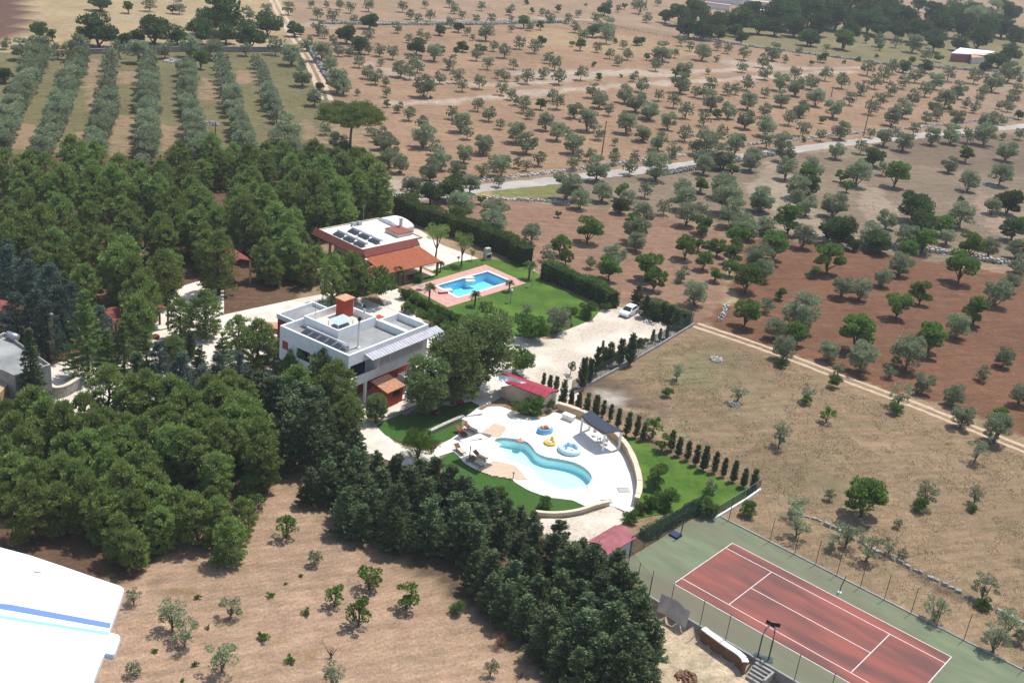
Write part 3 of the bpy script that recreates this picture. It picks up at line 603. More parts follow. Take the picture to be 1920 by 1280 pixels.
# low red annex with a pale tiled roof in front
t = vil('outbuilding', 'small red outbuilding with a pale terracotta roof in front of the villa', 'outbuilding', 4.1, -2.75)
MB().box(.15, 3.15, .15, 2.7, 0, 2.2).obj('wall', M['red_wall'], t)
tl = MB(); 
for k in range(13):
    x_ = k*.255; tl.hexa([(x_, -.1, 2.15), (x_+.25, -.1, 2.15), (x_+.25, 2.74, 2.75), (x_, 2.74, 2.75), (x_+.03, -.1, 2.25), (x_+.22, -.1, 2.25), (x_+.22, 2.74, 2.85), (x_+.03, 2.74, 2.85)])
tl.obj('tile_roof', M['terra_pale'], t); MB().box(1.3, 2.6, .12, .15, 1.2, 1.75).obj('window', M['dark'], t)
MB().box(3.15, 3.18, .9, 1.7, 0, 1.9).obj('door', M['dark'], t)
t = vil('garden_wall', 'low white wall on the terrace under the ribbon windows', 'wall', 7.8, -.6); MB().box(0, 5.6, -2.1, -1.9, 0, 1.0).box(5.6, 5.8, -2.1, 1.4, 0, 1.0).obj('wall', M['white'], t); MB().box(-.05, 5.85, -2.15, -1.85, 1.0, 1.06).obj('coping', M['white2'], t)
t = vil('terrace_canopy', 'cream flat awning beneath the ribbon windows of the villa', 'awning', 9.0, -1.7)
MB().box(0, 3.0, 0, 1.6, 2.2, 2.28).obj('roof', M['white2'], t)
for p_ in ((.05, .05), (2.9, .05), (.05, 1.5), (2.9, 1.5)): MB().box(p_[0], p_[0]+.07, p_[1], p_[1]+.07, 0, 2.2).obj('post', M['white'], t)

# ------------------------------------------------------------------ second house: x along its porch, y away to the left
HO, HA = (-24.87, 165.0), math.radians(48.68)
def hs(name, label, cat, x, y, z=0, g=None):
    p = tfm([(x, y)], HO, HA)[0]; return thing(name, label, cat, (p[0], p[1], z), HA, g)
H = thing('house', 'low house with white roof terrace, red tile eaves and orange porch', 'house', (HO[0], HO[1], 0), HA)
MB().box(.2, 11.0, .1, 7.3, 0, 4.3).box(4, 12.4, 7.3, 11, 0, 4.3).obj('wall', M['cream'], H)
MB().box(.1, 12.5, .1, 11.1, 4.3, 4.42).obj('roof', M['white2'], H)
MB().ring(0, 12.6, 0, 11.2, 4.3, 4.62, .18).obj('parapet', M['cream'], H)
def tile_slope(name, par, x0, x1, yt, zt, yb, zb, mt, axis='x', w_=.24, sh=0.0):
    """one mesh of tile rows running down the slope"""
    m_ = MB(); k = 0; n_ = max(1, int((x1-x0)/w_)); 
    for i in range(n_):
        a = x0+i*w_; a2 = a+w_*.98; o1 = sh
        pts = [(a+o1, yb, zb), (a2+o1, yb, zb), (a2, yt, zt), (a, yt, zt), (a+o1+.04, yb, zb+.11), (a2+o1-.04, yb, zb+.11), (a2-.04, yt, zt+.11), (a+.04, yt, zt+.11)]
        if axis == 'y': pts = [(p[1], p[0], p[2]) for p in pts]; pts = [pts[i_] for i_ in (3, 2, 1, 0, 7, 6, 5, 4)]
        m_.hexa(pts)
    return m_.obj(name, mt, par)
tile_slope('tile_eaves', H, -.1, 11.6, -.02, 4.52, -.9, 3.55, M['terra_dark'])
tile_slope('tile_eaves', H, -.6, 12.2, -.02, 4.52, -.75, 3.55, M['terra_dark'], 'y')
tile_slope('porch_roof', H, -.3, 11.3, -.92, 3.42, -6.3, 2.55, M['terra'])
for x_ in (.2, 3.7, 7.2, 10.8): MB().box(x_, x_+.3, -5.9, -5.6, 0, 2.5).obj('column', M['wood'], H)
MB().box(-.2, 11.2, -6.0, -5.85, 2.38, 2.5).obj('beam', M['wood'], H)
MB().box(.3, 11.0, -5.5, 0, .0, .08).obj('porch_floor', M['cream'], H)
f = MB().box(.17, .2, 4.9, 6.3, .2, 2.3).obj('door', M['wood'], H)
f = MB().box(.17, .2, 1.8, 3.0, 1.0, 2.2).obj('window', M['dark'], H)
f = MB().box(2, 4, .07, .1, .1, 2.3).obj('window', M['dark'], H); f = MB().box(6, 8.5, .07, .1, .1, 2.3).obj('window', M['dark'], H)
for y_ in (10.9, 8.0): MB().box(-.1, .2, y_, y_+.3, 0, 3.6).obj('column', M['cream'], H)
MB().box(0, 4.0, 7.3, 11.2, 4.18, 4.3).obj('slab', M['cream'], H); MB().box(-.3, 0, 7.2, 11.2, 0, .9).obj('low_wall', M['terra_dark'], H)
# vaulted block
vb = MB(); pr = [(math.cos(a_)*2.9, math.sin(a_)*.8) for a_ in np.linspace(0, PI, 13)]
ya, yb_ = 5.0, 10.8; mid_ = (ya+yb_)/2
vs1 = [(12.1, mid_-p[0], 4.4+p[1]) for p in pr]; vs2 = [(15.2, mid_-p[0], 4.4+p[1]) for p in pr]
vb.add(vs1+vs2, [(i, i+1, 14+i, 13+i)[::-1] for i in range(12)]+[tuple(range(13)), tuple(range(13, 26))[::-1]]); vb.box(12.62, 15.2, ya, yb_, 0, 4.4); vb.obj('vaulted_block', M['white2'], H)
MB().box(9.0, 12.0, 1.9, 5.2, 4.42, 5.0).obj('raised_block', M['cream'], H); MB().box(8.9, 12.1, 1.8, 5.3, 5.0, 5.12).obj('tile_cap', M['terra_dark'], H)
ch = MB().box(11.6, 12.0, 4.4, 4.8, 5.12, 6.4).obj('chimney', M['white2'], H); MB().box(11.5, 12.1, 4.3, 4.9, 6.4, 6.5).obj('chimney_cap', M['concrete'], ch)
# small pair of orange roofs at the near left corner
MB().box(-1.7, -.1, -6.3, -2.8, 0, 2.4).box(-4.3, -1.7, -6.4, -4.1, 0, 1.75).obj('side_wall', M['cream'], H)
tile_slope('side_roof', H, -6.5, -2.7, -.1, 3.0, -1.9, 2.45, M['terra'], 'y'); tile_slope('side_roof', H, -6.6, -3.95, -1.72, 2.4, -4.5, 1.75, M['terra'], 'y', .3)
t = hs('chimney_pipe', 'thin white flue beside the small orange side roofs', 'chimney', -1.2, -2.4, 0); MB().tube([(0, 0, 0), (0, 0, 3.7)], .1, 8).obj('flue', M['metal'], t); MB().lathe([(.12, 0), (.2, .1), (.2, .3), (.05, .4)], (0, 0, 3.7), 8).obj('cowl', M['plastic'], t)
for r_, (x_, ys, lab) in enumerate([(3.6, (.9, 3.5, 6.1), 'far'), (.6, (.9, 3.5, 6.1), 'near')]):
    for k, y_ in enumerate(ys):
        lb = ('porch-end', 'middle', 'wood-side')[k]+' white boiler with dark panels in the '+('row nearer the vault' if r_ == 0 else 'row along the red eaves')
        t = hs('solar_heater', lb, 'solar heater', x_, y_, 4.42, 'solar heaters on the white roof terrace')
        MB().tube([(1.15, .1, .55), (1.15, 2.3, .55)], .26, 12).obj('tank', M['white2'], t, False)
        for j in (0, 1):
            MB().hexa([(0, .1+j*1.12, .06), (.85, .1+j*1.12, .36), (.85, 1.12+j*1.12, .36), (0, 1.12+j*1.12, .06), (-.03, .1+j*1.12, .13), (.82, .1+j*1.12, .43), (.82, 1.12+j*1.12, .43), (-.03, 1.12+j*1.12, .13)]).obj('panel', M['black'], t)
t = hs('antenna', 'aerial mast at the wood-side edge of the white roof terrace', 'antenna', 8.6, 10.4, 4.42); MB().tube([(0, 0, 0), (0, 0, 3.4)], .03).obj('mast', M['metal'], t); MB().tube([(-.5, 0, 3.1), (.5, 0, 3.1)], .018).tube([(-.4, 0, 2.8), (.4, 0, 2.8)], .018).obj('rod', M['metal'], t)
for x_, y_ in ((7.6, 10.2), (6.4, 10.2)): 
    t = hs('roof_vent', ('round' if x_ > 7 else 'square')+' grey vent box on the white roof terrace edge', 'vent', x_, y_, 4.42)
    MB().box(-.35, .35, -.3, .3, 0, .5).obj('body', M['metal'], t); MB().box(-.42, .42, -.37, .37, .5, .58).obj('cap', M['metal'], t)
t = hs('stone_fireplace', 'brick barbecue against the tall hedge behind the garden pool', 'barbecue', 0, 0); g_ = G(913, 487); t.location = g_; t.rotation_euler = (0, 0, HA)
MB().box(-.7, .7, -.4, .4, 0, 1.2).box(-.5, .5, -.3, .4, 1.2, 2.1).obj('body', M['stone'], t); MB().box(-.5, .5, -.42, -.40, .5, 1.0).obj('opening', M['dark'], t)

# ------------------------------------------------------------------ house at the left edge, roofs among the trees
def quad_from(px, z): return [G(a, b, z) for a, b in px]
def slab_house(name, label, cat, px, zt, wallm, roofm, par_h=.45, wall_h=None, rim='cream'):
    Q = [q_[:2] for q_ in quad_from(px, zt)]; c = np.mean(Q, 0); t = thing(name, label, cat, (c[0], c[1], 0)); L_ = [(p[0]-c[0], p[1]-c[1]) for p in Q]
    MB().prism(L_, 0, zt-par_h).obj('wall', M[wallm], t); inn = [(p[0]*.94, p[1]*.94) for p in L_]
    MB().prism(inn, zt-par_h, zt-par_h+.06).obj('roof', M[roofm], t)
    MB().prism(L_, zt-par_h, zt, holes=[inn]).obj('parapet', M[rim], t)
    return t, c
t, c = slab_house('flat_roof_house', 'stone house with flat grey roof cut off by the picture edge', 'house', [(95, 683), (28, 704), (-70, 660), (8, 622)], 5.2, 'concrete', 'grey_roof', rim='stone_grey')
a_ = MB().prism([(p[0]-c[0], p[1]-c[1]) for p in [q_[:2] for q_ in quad_from([(16, 718), (-80, 680), (-120, 720), (-20, 760)], 3.6)]], 0, 3.6).obj('side_wing', M['tufa'], t)
P_ = G(20, 735, 0)
t2 = thing('water_tank', 'metal hot-water cylinder on the flat grey roof', 'tank', tuple(G(24, 637, 4.85))); MB().tube([(-.7, .3, .5), (.7, -.3, .5)], .42, 14).obj('cylinder', M['metal'], t2, True); MB().box(-.5, .5, -.2, .2, 0, .15).obj('stand', M['metal'], t2)
t2 = thing('chimney_stack', 'tall tan brick chimney at the corner of the flat-roofed house', 'chimney', tuple(G(99, 672, 0)), .5); MB().box(-.3, .3, -.25, .25, 0, 5.9).obj('stack', M['tufa'], t2); MB().box(-.36, .36, -.31, .31, 5.9, 6.05).obj('cap', M['concrete'], t2)
def gable(name, label, cat, eave_px, ze, zr, roofm, wallm='concrete', posts=True, th=.12):
    """four eave corners in order; ridge runs between the middles of sides 0-1 and 2-3"""
    Q = quad_from(eave_px, ze); c = np.mean(Q, 0); t = thing(name, label, cat, (c[0], c[1], 0)); q_ = [(p[0]-c[0], p[1]-c[1]) for p in Q]
    r0 = ((q_[0][0]+q_[1][0])/2*.98, (q_[0][1]+q_[1][1])/2*.98); r1 = ((q_[2][0]+q_[3][0])/2*.98, (q_[2][1]+q_[3][1])/2*.98)
    for A, B, C_, D in ((q_[1], q_[2], r1, r0), (q_[3], q_[0], r0, r1)):
        n_ = 9; m_ = MB()
        for i in range(n_):
            f0, f1 = i/n_, (i+.97)/n_
            e0 = [A[j]+(B[j]-A[j])*f0 for j in (0, 1)]; e1 = [A[j]+(B[j]-A[j])*f1 for j in (0, 1)]; h0 = [D[j]+(C_[j]-D[j])*f0 for j in (0, 1)]; h1 = [D[j]+(C_[j]-D[j])*f1 for j in (0, 1)]
            m_.hexa([(*e0, ze), (*e1, ze), (*h1, zr), (*h0, zr), (*e0, ze+th), (*e1, ze+th), (*h1, zr+th), (*h0, zr+th)])
        m_.obj('roof', M[roofm], t)
    if posts:
        for p in q_: MB().box(p[0]*.88-.12, p[0]*.88+.12, p[1]*.88-.12, p[1]*.88+.12, 0, ze+.02).obj('post', M[wallm], t)
    else: MB().prism([(p[0]*.92, p[1]*.92) for p in q_], 0, ze-.02).obj('wall', M[wallm], t)
    return t
gable('pavilion', 'open timber pavilion with red shingle roof among the pines', 'pavilion', [(427, 500), (474, 490), (436, 466), (400, 474)], 3.6, 4.3, 'brick_red', 'tufa')
gable('pavilion', 'red-roofed shelter between the blue cedars and the tall pine', 'pavilion', [(176, 588), (218, 607), (240, 596), (208, 577)], 2.9, 3.6, 'brick_red', 'wood')
gable('pavilion', 'far end of a red shelter roof peeping past the tall pine', 'pavilion', [(278, 589), (318, 580), (300, 572), (262, 580)], 2.8, 3.3, 'brick_red', 'wood')
gable('cottage', 'cottage with faded red roof behind the blue cedars', 'cottage', [(-40, 612), (62, 585), (44, 572), (-60, 588)], 3.2, 4.6, 'brick_red', 'cream', False)
t = thing('curved_wall', 'curved grey stone wall below the flat-roofed house', 'wall', tuple(G(115, 745))); o_ = G(115, 745)
L_ = [(p[0]-o_[0], p[1]-o_[1]) for p in smooth_poly(GP([(92, 738), (105, 746), (125, 742), (148, 728)]), 4, False)]; MB().prism(band(L_, .4), 0, 1.4).obj('wall', M['stone_grey'], t); MB().prism(band(L_, .5), 1.4, 1.5).obj('coping', M['coping'], t)
t = thing('paved_step', 'white stone platform at the foot of the left edge house', 'platform', tuple(G(20, 768))); MB().box(-2.6, 2.2, -1, 1, 0, .35).obj('slab', M['white2'], t); MB().box(-2.7, 2.3, -1.1, 1.1, .35, .42).obj('coping', M['paving'], t)

# crimson roofed pool house
t = gable('pool_house', 'cream pool house with crimson sheet roof and white sail', 'pool house', [(937, 713), (941, 697), (1048, 733), (1022, 747)], 2.3, 2.6, 'crimson', 'cream', False)
pc = t.location
def wq(px, z): g_ = G(px[0], px[1], z); return (g_[0]-pc[0], g_[1]-pc[1], z)
sm_ = MB(); A, B, C_, D = wq((935, 703), 2.9), wq((965, 710), 2.9), wq((987, 719), 2.6), wq((935, 727), 2.0)
for i in range(6):
    for j in range(6): pass
gv = []; 
for i in range(7):
    for j in range(7):
        u_, v_ = i/6, j/6; p = [(A[k]*(1-u_)+B[k]*u_)*(1-v_)+(D[k]*(1-u_)+C_[k]*u_)*v_ for k in range(3)]; p[2] -= .5*math.sin(PI*u_)*math.sin(PI*v_)-.12; gv.append(tuple(p))
sm_.add(gv, [(i*7+j, i*7+j+1, (i+1)*7+j+1, (i+1)*7+j) for i in range(6) for j in range(6)]); sm_.add([(p[0], p[1], p[2]+.02) for p in gv], [(i*7+j, (i+1)*7+j, (i+1)*7+j+1, i*7+j+1) for i in range(6) for j in range(6)])
sl2 = sm_.obj('shade_sail', M['canvas'], t)
pw = wq((980, 735), 1.5); MB().box(pw[0]-.3, pw[0]+.3, pw[1]-.2, pw[1]+.5, 1.2, 1.6).obj('window', M['dark'], t)
# maroon shed by the court
def shed(label):
    t = thing('shed', label, 'shed', tuple(tfm([(-8.1, -12.7)], CO, CA)[0])+(0,), CA)
    MB().box(.2, 2.5, -2.2, 2.1, 0, 2.2).obj('wall', M['tarp'], t)
    for nm, x0, z0, x1, z1 in (('roof', 0, 2.35, 1.3, 2.9), ('roof', 1.3, 2.9, 2.65, 2.2)):
        MB().hexa([(x0, -2.4, z0), (x1, -2.4, z1), (x1, 2.3, z1), (x0, 2.3, z0), (x0, -2.4, z0+.08), (x1, -2.4, z1+.08), (x1, 2.3, z1+.08), (x0, 2.3, z0+.08)]).obj(nm, M['maroon'], t)
    return t
shed('grey shed with faded maroon roof at the court corner')
# far white house
t = gable('far_house', 'distant white house with salmon roof at the edge of the dark wood', 'house', [(1815, 104), (1822, 109), (1868, 108), (1858, 102)], 2.6, 3.8, 'terra_pale', 'white2', False)
c_ = t.location; q_ = [q2[:2] for q2 in quad_from([(1784, 100), (1850, 104), (1866, 97), (1800, 90)], 3.6)]
MB().prism([(p[0]-c_[0], p[1]-c_[1]) for p in q_], 0, 3.3).obj('main_wall', M['maroon'], t); MB().prism([(p[0]-c_[0], p[1]-c_[1]) for p in q_], 3.3, 3.7).obj('parapet', M['white2'], t)
for i, (a_, b_, w_, lab) in enumerate([(1335, 16, 9, 'first long white farm shed in the far wood'), (1432, 30, 5, 'small white shed roof in a far wood clearing'), (1548, 52, 4, 'pale low roof at the near edge of the far wood'), (1670, 55, 9, 'long pale roof behind the far dark trees'), (1724, 68, 5, 'tiny white roof beside the far olive trees'), (1745, 18, 6, 'pinkish roof near the top of the far wood'), (1350, 5, 12, 'white greenhouse roof at the top edge of the wood'), (1420, 12, 8, 'low pinkish building between far pines')]):
    g_ = G(a_, b_); t = thing('farm_shed', lab, 'shed', tuple(g_), -.15+.1*(i % 3), 'pale sheds in the distant wood')
    MB().box(-w_, w_, -2, 2, 0, 2.6).obj('wall', M['white'], t); MB().box(-w_-.3, w_+.3, -2.3, 2.3, 2.6, 2.85).obj('roof', M['paving' if i % 3 else 'pink'], t)
# ------------------------------------------------------------------ walls
def stone_wall(name, label, px, wd, h, mt, step=.55, n_across=2, cat='stone wall'):
    L_ = smooth_poly(GP(px), 3, False); o_ = L_[len(L_)//2]; t = thing(name, label, cat, (o_[0], o_[1], 0)); m_ = MB()
    pts = resample(L_, step)
    for i, p in enumerate(pts):
        q_ = pts[min(i+1, len(pts)-1)]-pts[max(i-1, 0)]; ang = math.atan2(q_[1], q_[0])
        for j in range(n_across):
            for lv in range(max(1, int(h/.45))):
                cx_, cy_ = p[0]-o_[0]-math.sin(ang)*((j+.5)/n_across-.5)*wd, p[1]-o_[1]+math.cos(ang)*((j+.5)/n_across-.5)*wd
                s_ = rnd.uniform(.6, 1.05); zz = lv*.42; hh = min(.5, h)*rnd.uniform(.35, 1.25); cx_ += rnd.uniform(-.12, .12); cy_ += rnd.uniform(-.18, .18); a2 = ang+rnd.uniform(-.5, .5)
                c2, s2 = math.cos(a2), math.sin(a2); lx, ly = step*.55*s_, wd/n_across*.55*s_
                lo = [(lx, ly), (-lx, ly), (-lx, -ly), (lx, -ly)]; b_ = [(cx_+u_*c2-v_*s2, cy_+u_*s2+v_*c2, zz-.03) for u_, v_ in lo]; tp = [(cx_+(u_*c2-v_*s2)*.7+rnd.uniform(-.05, .05), cy_+(u_*s2+v_*c2)*.7, zz+hh+rnd.uniform(-.06, .06)) for u_, v_ in lo]
                m_.hexa(b_+tp)
    o2 = m_.obj('stones', mt, t); o2['kind'] = 'stuff'; return t
stone_wall('stone_wall', 'rough dry-stone wall along the terracotta orchard side of the road', [(780, 349), (870, 343), (940, 336), (1000, 329), (1060, 321), (1110, 314), (1200, 302), (1290, 291), (1400, 273), (1500, 262), (1600, 251), (1700, 242), (1800, 231), (1930, 217)], 1.4, .75, M['stone'], .7)
stone_wall('stone_wall', 'grey dry-stone wall on the near side of the road', [(1225, 331), (1270, 323), (1340, 311), (1420, 296), (1480, 287)], 1.6, .9, M['stone_grey'], .7)
stone_wall('stone_wall', 'low stone wall between the grassy verge and ploughed plot', [(880, 369), (920, 373), (980, 376), (1030, 378), (1070, 383)], 1.2, .8, M['stone'], .7)
stone_wall('stone_wall', 'stone wall along the top of the dark red field', [(1525, 447), (1560, 451), (1620, 458), (1720, 470), (1790, 477), (1840, 488), (1900, 498), (1950, 510)], 1.6, 1.2, M['stone'], .7)
stone_wall('stone_wall', 'long thin wall below the far wood', [(1300, 73), (1420, 90), (1500, 100), (1600, 113), (1660, 122), (1800, 131), (1960, 140)], 1.3, 1.2, M['stone_grey'], 1.3, 1)
stone_wall('stone_wall', 'stony heap line beside the two-rut dirt track', [(575, 82), (592, 110), (610, 140), (625, 160)], 2.0, .9, M['stone_grey'], .9)
stone_wall('stone_wall', 'tumbled stones at the corner of the farm track and red field', [(1364, 572), (1356, 590), (1348, 604)], .8, .5, M['stone'], .6)
stone_wall('stone_wall', 'low wall skirting the dry field beyond the court', [(1485, 962), (1530, 974), (1600, 1010), (1700, 1062), (1800, 1112), (1930, 1175)], .5, .35, M['stone_grey'], .8, 1)
stone_wall('stone_wall', 'dark wall bordering the upper track beneath bushes', [(600, 45), (700, 47), (800, 47), (900, 47), (1000, 44), (1060, 43)], 1.2, 1.3, M['stone_grey'], 1.4, 1)
def plain_wall(name, label, px, th, h, mt, cap=None, cat='wall'):
    L_ = GP(px); o_ = L_[len(L_)//2]; t = thing(name, label, cat, (o_[0], o_[1], 0)); l_ = [(p[0]-o_[0], p[1]-o_[1]) for p in L_]
    for a_, b_ in zip(l_[:-1], l_[1:]):
        MB().prism(band([a_, b_], th), -.2, h+rnd.uniform(0, .02)).obj('panel', M[mt], t)
        if cap: MB().prism(band([a_, b_], th+.12), h+.02, h+.1+rnd.uniform(0, .01)).obj('coping', M[cap], t)
    return t
plain_wall('concrete_wall', 'grey block wall behind the grassy olive rows, longer stretch', [(232, 99), (300, 98), (370, 97), (440, 98), (500, 98), (548, 97)], .3, 1.5, 'concrete', 'stone_grey')
plain_wall('concrete_wall', 'short grey block wall piece at the straw field corner', [(164, 102), (206, 101)], .3, 1.4, 'concrete', 'stone_grey')
def heap(name, label, px, r, n_, mt, z=0):
    r *= .6; g_ = G(*px); t = thing(name, label, 'rubble heap', (g_[0], g_[1], z)); m_ = MB()
    for i in range(n_):
        a_ = rnd.uniform(0, 2*PI); d_ = r*math.sqrt(rnd.random()); s_ = rnd.uniform(.15, .4)*(.6+r*.2); x_, y_ = d_*math.cos(a_), d_*math.sin(a_); zz = max(0, (r-d_)*.25); an = rnd.uniform(0, PI)
        lo = [(math.cos(an+k*PI/2)*s_, math.sin(an+k*PI/2)*s_) for k in range(4)]
        m_.hexa([(x_+u_, y_+v_, zz-.05) for u_, v_ in lo]+[(x_+u_*.6, y_+v_*.7, zz+s_*rnd.uniform(.5, 1)) for u_, v_ in lo])
    o2 = m_.obj('stones', M[mt], t); o2['kind'] = 'stuff'; return t
heap('stone_heap', 'pointed heap of pale stones by the far block wall', (140, 83), 4, 160, 'stone'); heap('stone_heap', 'white rocks beside the fourth grassy olive row', (325, 116), 4.5, 160, 'stone')
heap('stone_heap', 'flat grey stone pile among the grassy olive rows', (396, 233), 3, 120, 'stone_grey'); heap('stone_heap', 'grey rocks on the slope below the road', (1490, 372), 3.5, 200, 'stone'); heap('stone_heap', 'rock pile near the right edge slope', (1856, 348), 3, 150, 'stone_grey')
heap('stone_heap', 'scattered white stones in the dry field near the track', (1343, 675), 1.6, 60, 'stone'); heap('wood_heap', 'heap of dark broken timber on the gravel below the court', (1292, 1252), 1.5, 60, 'soil', -1.15); heap('stone_heap', 'rubble under a lone tree in the dry field', (1375, 758), 1.3, 40, 'stone')
heap('stone_heap', 'loose pale rocks at the far gravel yard corner', (1218, 606), 1.6, 30, 'stone')
# curved retaining wall round the pool terrace
ARC = crop('1050 165,1080 172,1250 232,1390 310,1500 400,1590 500,1650 620,1688 750,1690 870,1655 960', 800, 730, 4.266)
L_ = smooth_poly(GP(ARC, .12), 5, False); o_ = L_[len(L_)//2]; t = thing('retaining_wall', 'curved honey-stone wall with pale coping round the pool terrace', 'retaining wall', (o_[0], o_[1], 0))
pts = resample(L_, .95)
for a_, b_ in zip(pts[:-1], pts[1:]):
    a2, b2 = (a_[0]-o_[0], a_[1]-o_[1]), (b_[0]-o_[0], b_[1]-o_[1]); d_ = np.array(b2)-np.array(a2); d_ = d_/np.linalg.norm(d_)*.012
    MB().prism(band([np.array(a2)+d_, np.array(b2)-d_], .42), .0, 1.05+rnd.uniform(0, .03)).obj('block', M['tufa'], t)
    MB().prism(band([np.array(a2)+d_, np.array(b2)-d_], .62+rnd.uniform(-.05, .05)), 1.08, 1.2+rnd.uniform(0, .04)).obj('coping_stone', M['coping'], t)
L_ = smooth_poly(GP(crop('870 1010,1000 1022,1130 1012,1240 990,1330 958,1410 938,1472 925', 800, 730, 4.266)), 4, False); o_ = L_[len(L_)//2]; t = thing('garden_wall', 'low curved cream wall edging the pool lawn', 'wall', (o_[0], o_[1], 0))
pts = resample(L_, 1.0)
for a_, b_ in zip(pts[:-1], pts[1:]):
    a2, b2 = (a_[0]-o_[0], a_[1]-o_[1]), (b_[0]-o_[0], b_[1]-o_[1]); MB().prism(band([a2, b2], .3), 0, .55).obj('block', M['cream'], t); MB().prism(band([a2, b2], .4), .55, .63+rnd.uniform(0, .01)).obj('coping_stone', M['coping'], t)
t = plain_wall('garden_wall', 'straight grey garden wall leading to the upper parasol', [(805, 815), (830, 803), (868, 786)], .35, .5, 'stone_grey', 'stone'); t = plain_wall('garden_wall', 'dark low wall edging the small lawn by the red outbuilding', [(700, 800), (730, 786), (752, 776), (760, 780), (783, 765)], .22, .3, 'stone_grey')
# walls and steps on the near side of the court
t = thing('garden_wall', 'curved earth-red wall with white slab top below the court', 'retaining wall', tuple(tfm([(6, -15)], CO, CA)[0])+(-1.15,), CA)
L_ = smooth_poly([(-.1, .15), (1.2, -.05), (2.6, -.25), (4.0, -.35), (5.0, -.75), (5.25, -1.4)], 5, False); pts = resample(L_, .55)
for a_, b_ in zip(pts[:-1], pts[1:]):
    MB().prism(band([a_, b_], .3), 0, 1.28).obj('block', M['soil'], t); MB().prism(band([a_+(b_-a_)*.02, b_-(b_-a_)*.02], .62), 1.28, 1.38+rnd.uniform(0, .02)).obj('slab', M['white2'], t)
t = thing('stone_steps', 'short flight of grey steps down from the court', 'steps', tuple(tfm([(11.6, -14.9)], CO, CA)[0])+(-1.15,), CA)
for k in range(5): MB().box(0, 1.7, -.15-k*.32, .15-k*.32, 0, 1.1-k*.2).obj('step', M['stone_grey'], t)
MB().box(1.7, 1.9, -1.6, .15, 0, 1.1).obj('side_wall', M['stone_grey'], t)
t = thing('fence_tarpaulin', 'faded grey tarpaulin tied to the near court fence', 'tarpaulin', tuple(tfm([(1.0, -14.75)], CO, CA)[0])+(-.6,), CA)
gv = [(u_*3.3, -.1-.12*math.sin(u_*9)*v_-.3*(1-v_), v_*1.9+.1*math.sin(u_*5)) for u_ in np.linspace(0, 1, 12) for v_ in np.linspace(0, 1, 6)]
MB().add(gv, [(i*6+j, (i+1)*6+j, (i+1)*6+j+1, i*6+j+1) for i in range(11) for j in range(5)]).add([(a_, b_+.02, c2) for a_, b_, c2 in gv], [(i*6+j, i*6+j+1, (i+1)*6+j+1, (i+1)*6+j) for i in range(11) for j in range(5)]).obj('sheet', M['tarp'], t, True)
# ------------------------------------------------------------------ court fences, hoops
def post_fence(label, pts, h, closed_net, z=0, matp='rust', net='wire', cat='fence', name='fence', top=True, local=True):
    P_ = tfm(pts, CO, CA) if local else pts; o_ = P_[0]; t = thing(name, label, cat, (o_[0], o_[1], z)); l_ = [(p[0]-o_[0], p[1]-o_[1]) for p in P_]
    for p in l_: MB().tube([(p[0], p[1], -.1), (p[0], p[1], h)], .035, 6).obj('post', M[matp], t)
    for a_, b_ in zip(l_[:-1], l_[1:]):
        d_ = np.array(b_)-np.array(a_); d_ = d_/np.linalg.norm(d_)*.05; a2 = np.array(a_)+d_; b2 = np.array(b_)-d_
        if closed_net: MB().add([(a2[0], a2[1], .05), (b2[0], b2[1], .05), (b2[0], b2[1], h-.05), (a2[0], a2[1], h-.05)], [(0, 1, 2, 3)]).obj('netting', M[net], t)
        if top: MB().tube([(a2[0], a2[1], h-.04), (b2[0], b2[1], h-.04)], .018, 4).obj('rail', M[matp], t)
    return t
post_fence('line of brown posts along the dry-field side of the court', [(x_, 3.45) for x_ in (-2.6, 2.5, 5.45, 7.9, 10.3, 12.9, 15.5, 18.3, 20.9, 23.6, 26.4, 29.2, 32, 35)], 3.0, False, .05, top=False)
post_fence('line of brown posts along the near edge of the court', [(x_, -14.6) for x_ in (-.4, 2.0, 5.4, 8.2, 15.3, 18.6, 22, 25.4)], 3.0, False, .05, top=False)
post_fence('court corner fence with thin wire beside the conifers', [(-4.6, -12.4), (-2.6, -13.5), (-.5, -14.5)], 2.2, True, .02)
post_fence('green netting fence between the court and pool garden', [(-5.6, -10.9), (-5.55, -8.4), (-5.5, -5.8), (-5.5, -3.2), (-5.45, -.6), (-5.4, 2.0)], 2.6, True, 0, 'steel', 'net')
P_ = [G(a_, b_)[:2] for a_, b_ in [(1335, 974), (1362, 958), (1395, 938), (1424, 918)]]; post_fence('grey panel fence at the lawn corner by the dry field', [tuple(p) for p in P_], 1.5, True, 0, 'metal', 'net', local=False)
plain_wall('concrete_wall', 'white kerb wall under the grey panel fence', [(1337, 976), (1364, 960), (1397, 940), (1425, 920)], .2, .35, 'white2')
P_ = resample([G(a_, b_)[:2] for a_, b_ in [(1070, 742), (1092, 728), (1180, 680), (1240, 645), (1301, 608)]], 2.5); post_fence('long dark green netting fence beside the gravel yard', [tuple(p) for p in P_], 1.9, True, .35, 'steel', 'net', local=False)
plain_wall('concrete_wall', 'low concrete footing under the long green netting fence', [(1068, 743), (1092, 729), (1180, 681), (1240, 646), (1301, 609)], .25, .35, 'concrete')
P_ = resample([G(a_, b_)[:2] for a_, b_ in [(1175, 585), (1200, 590), (1240, 600), (1285, 606)]], 2.5)
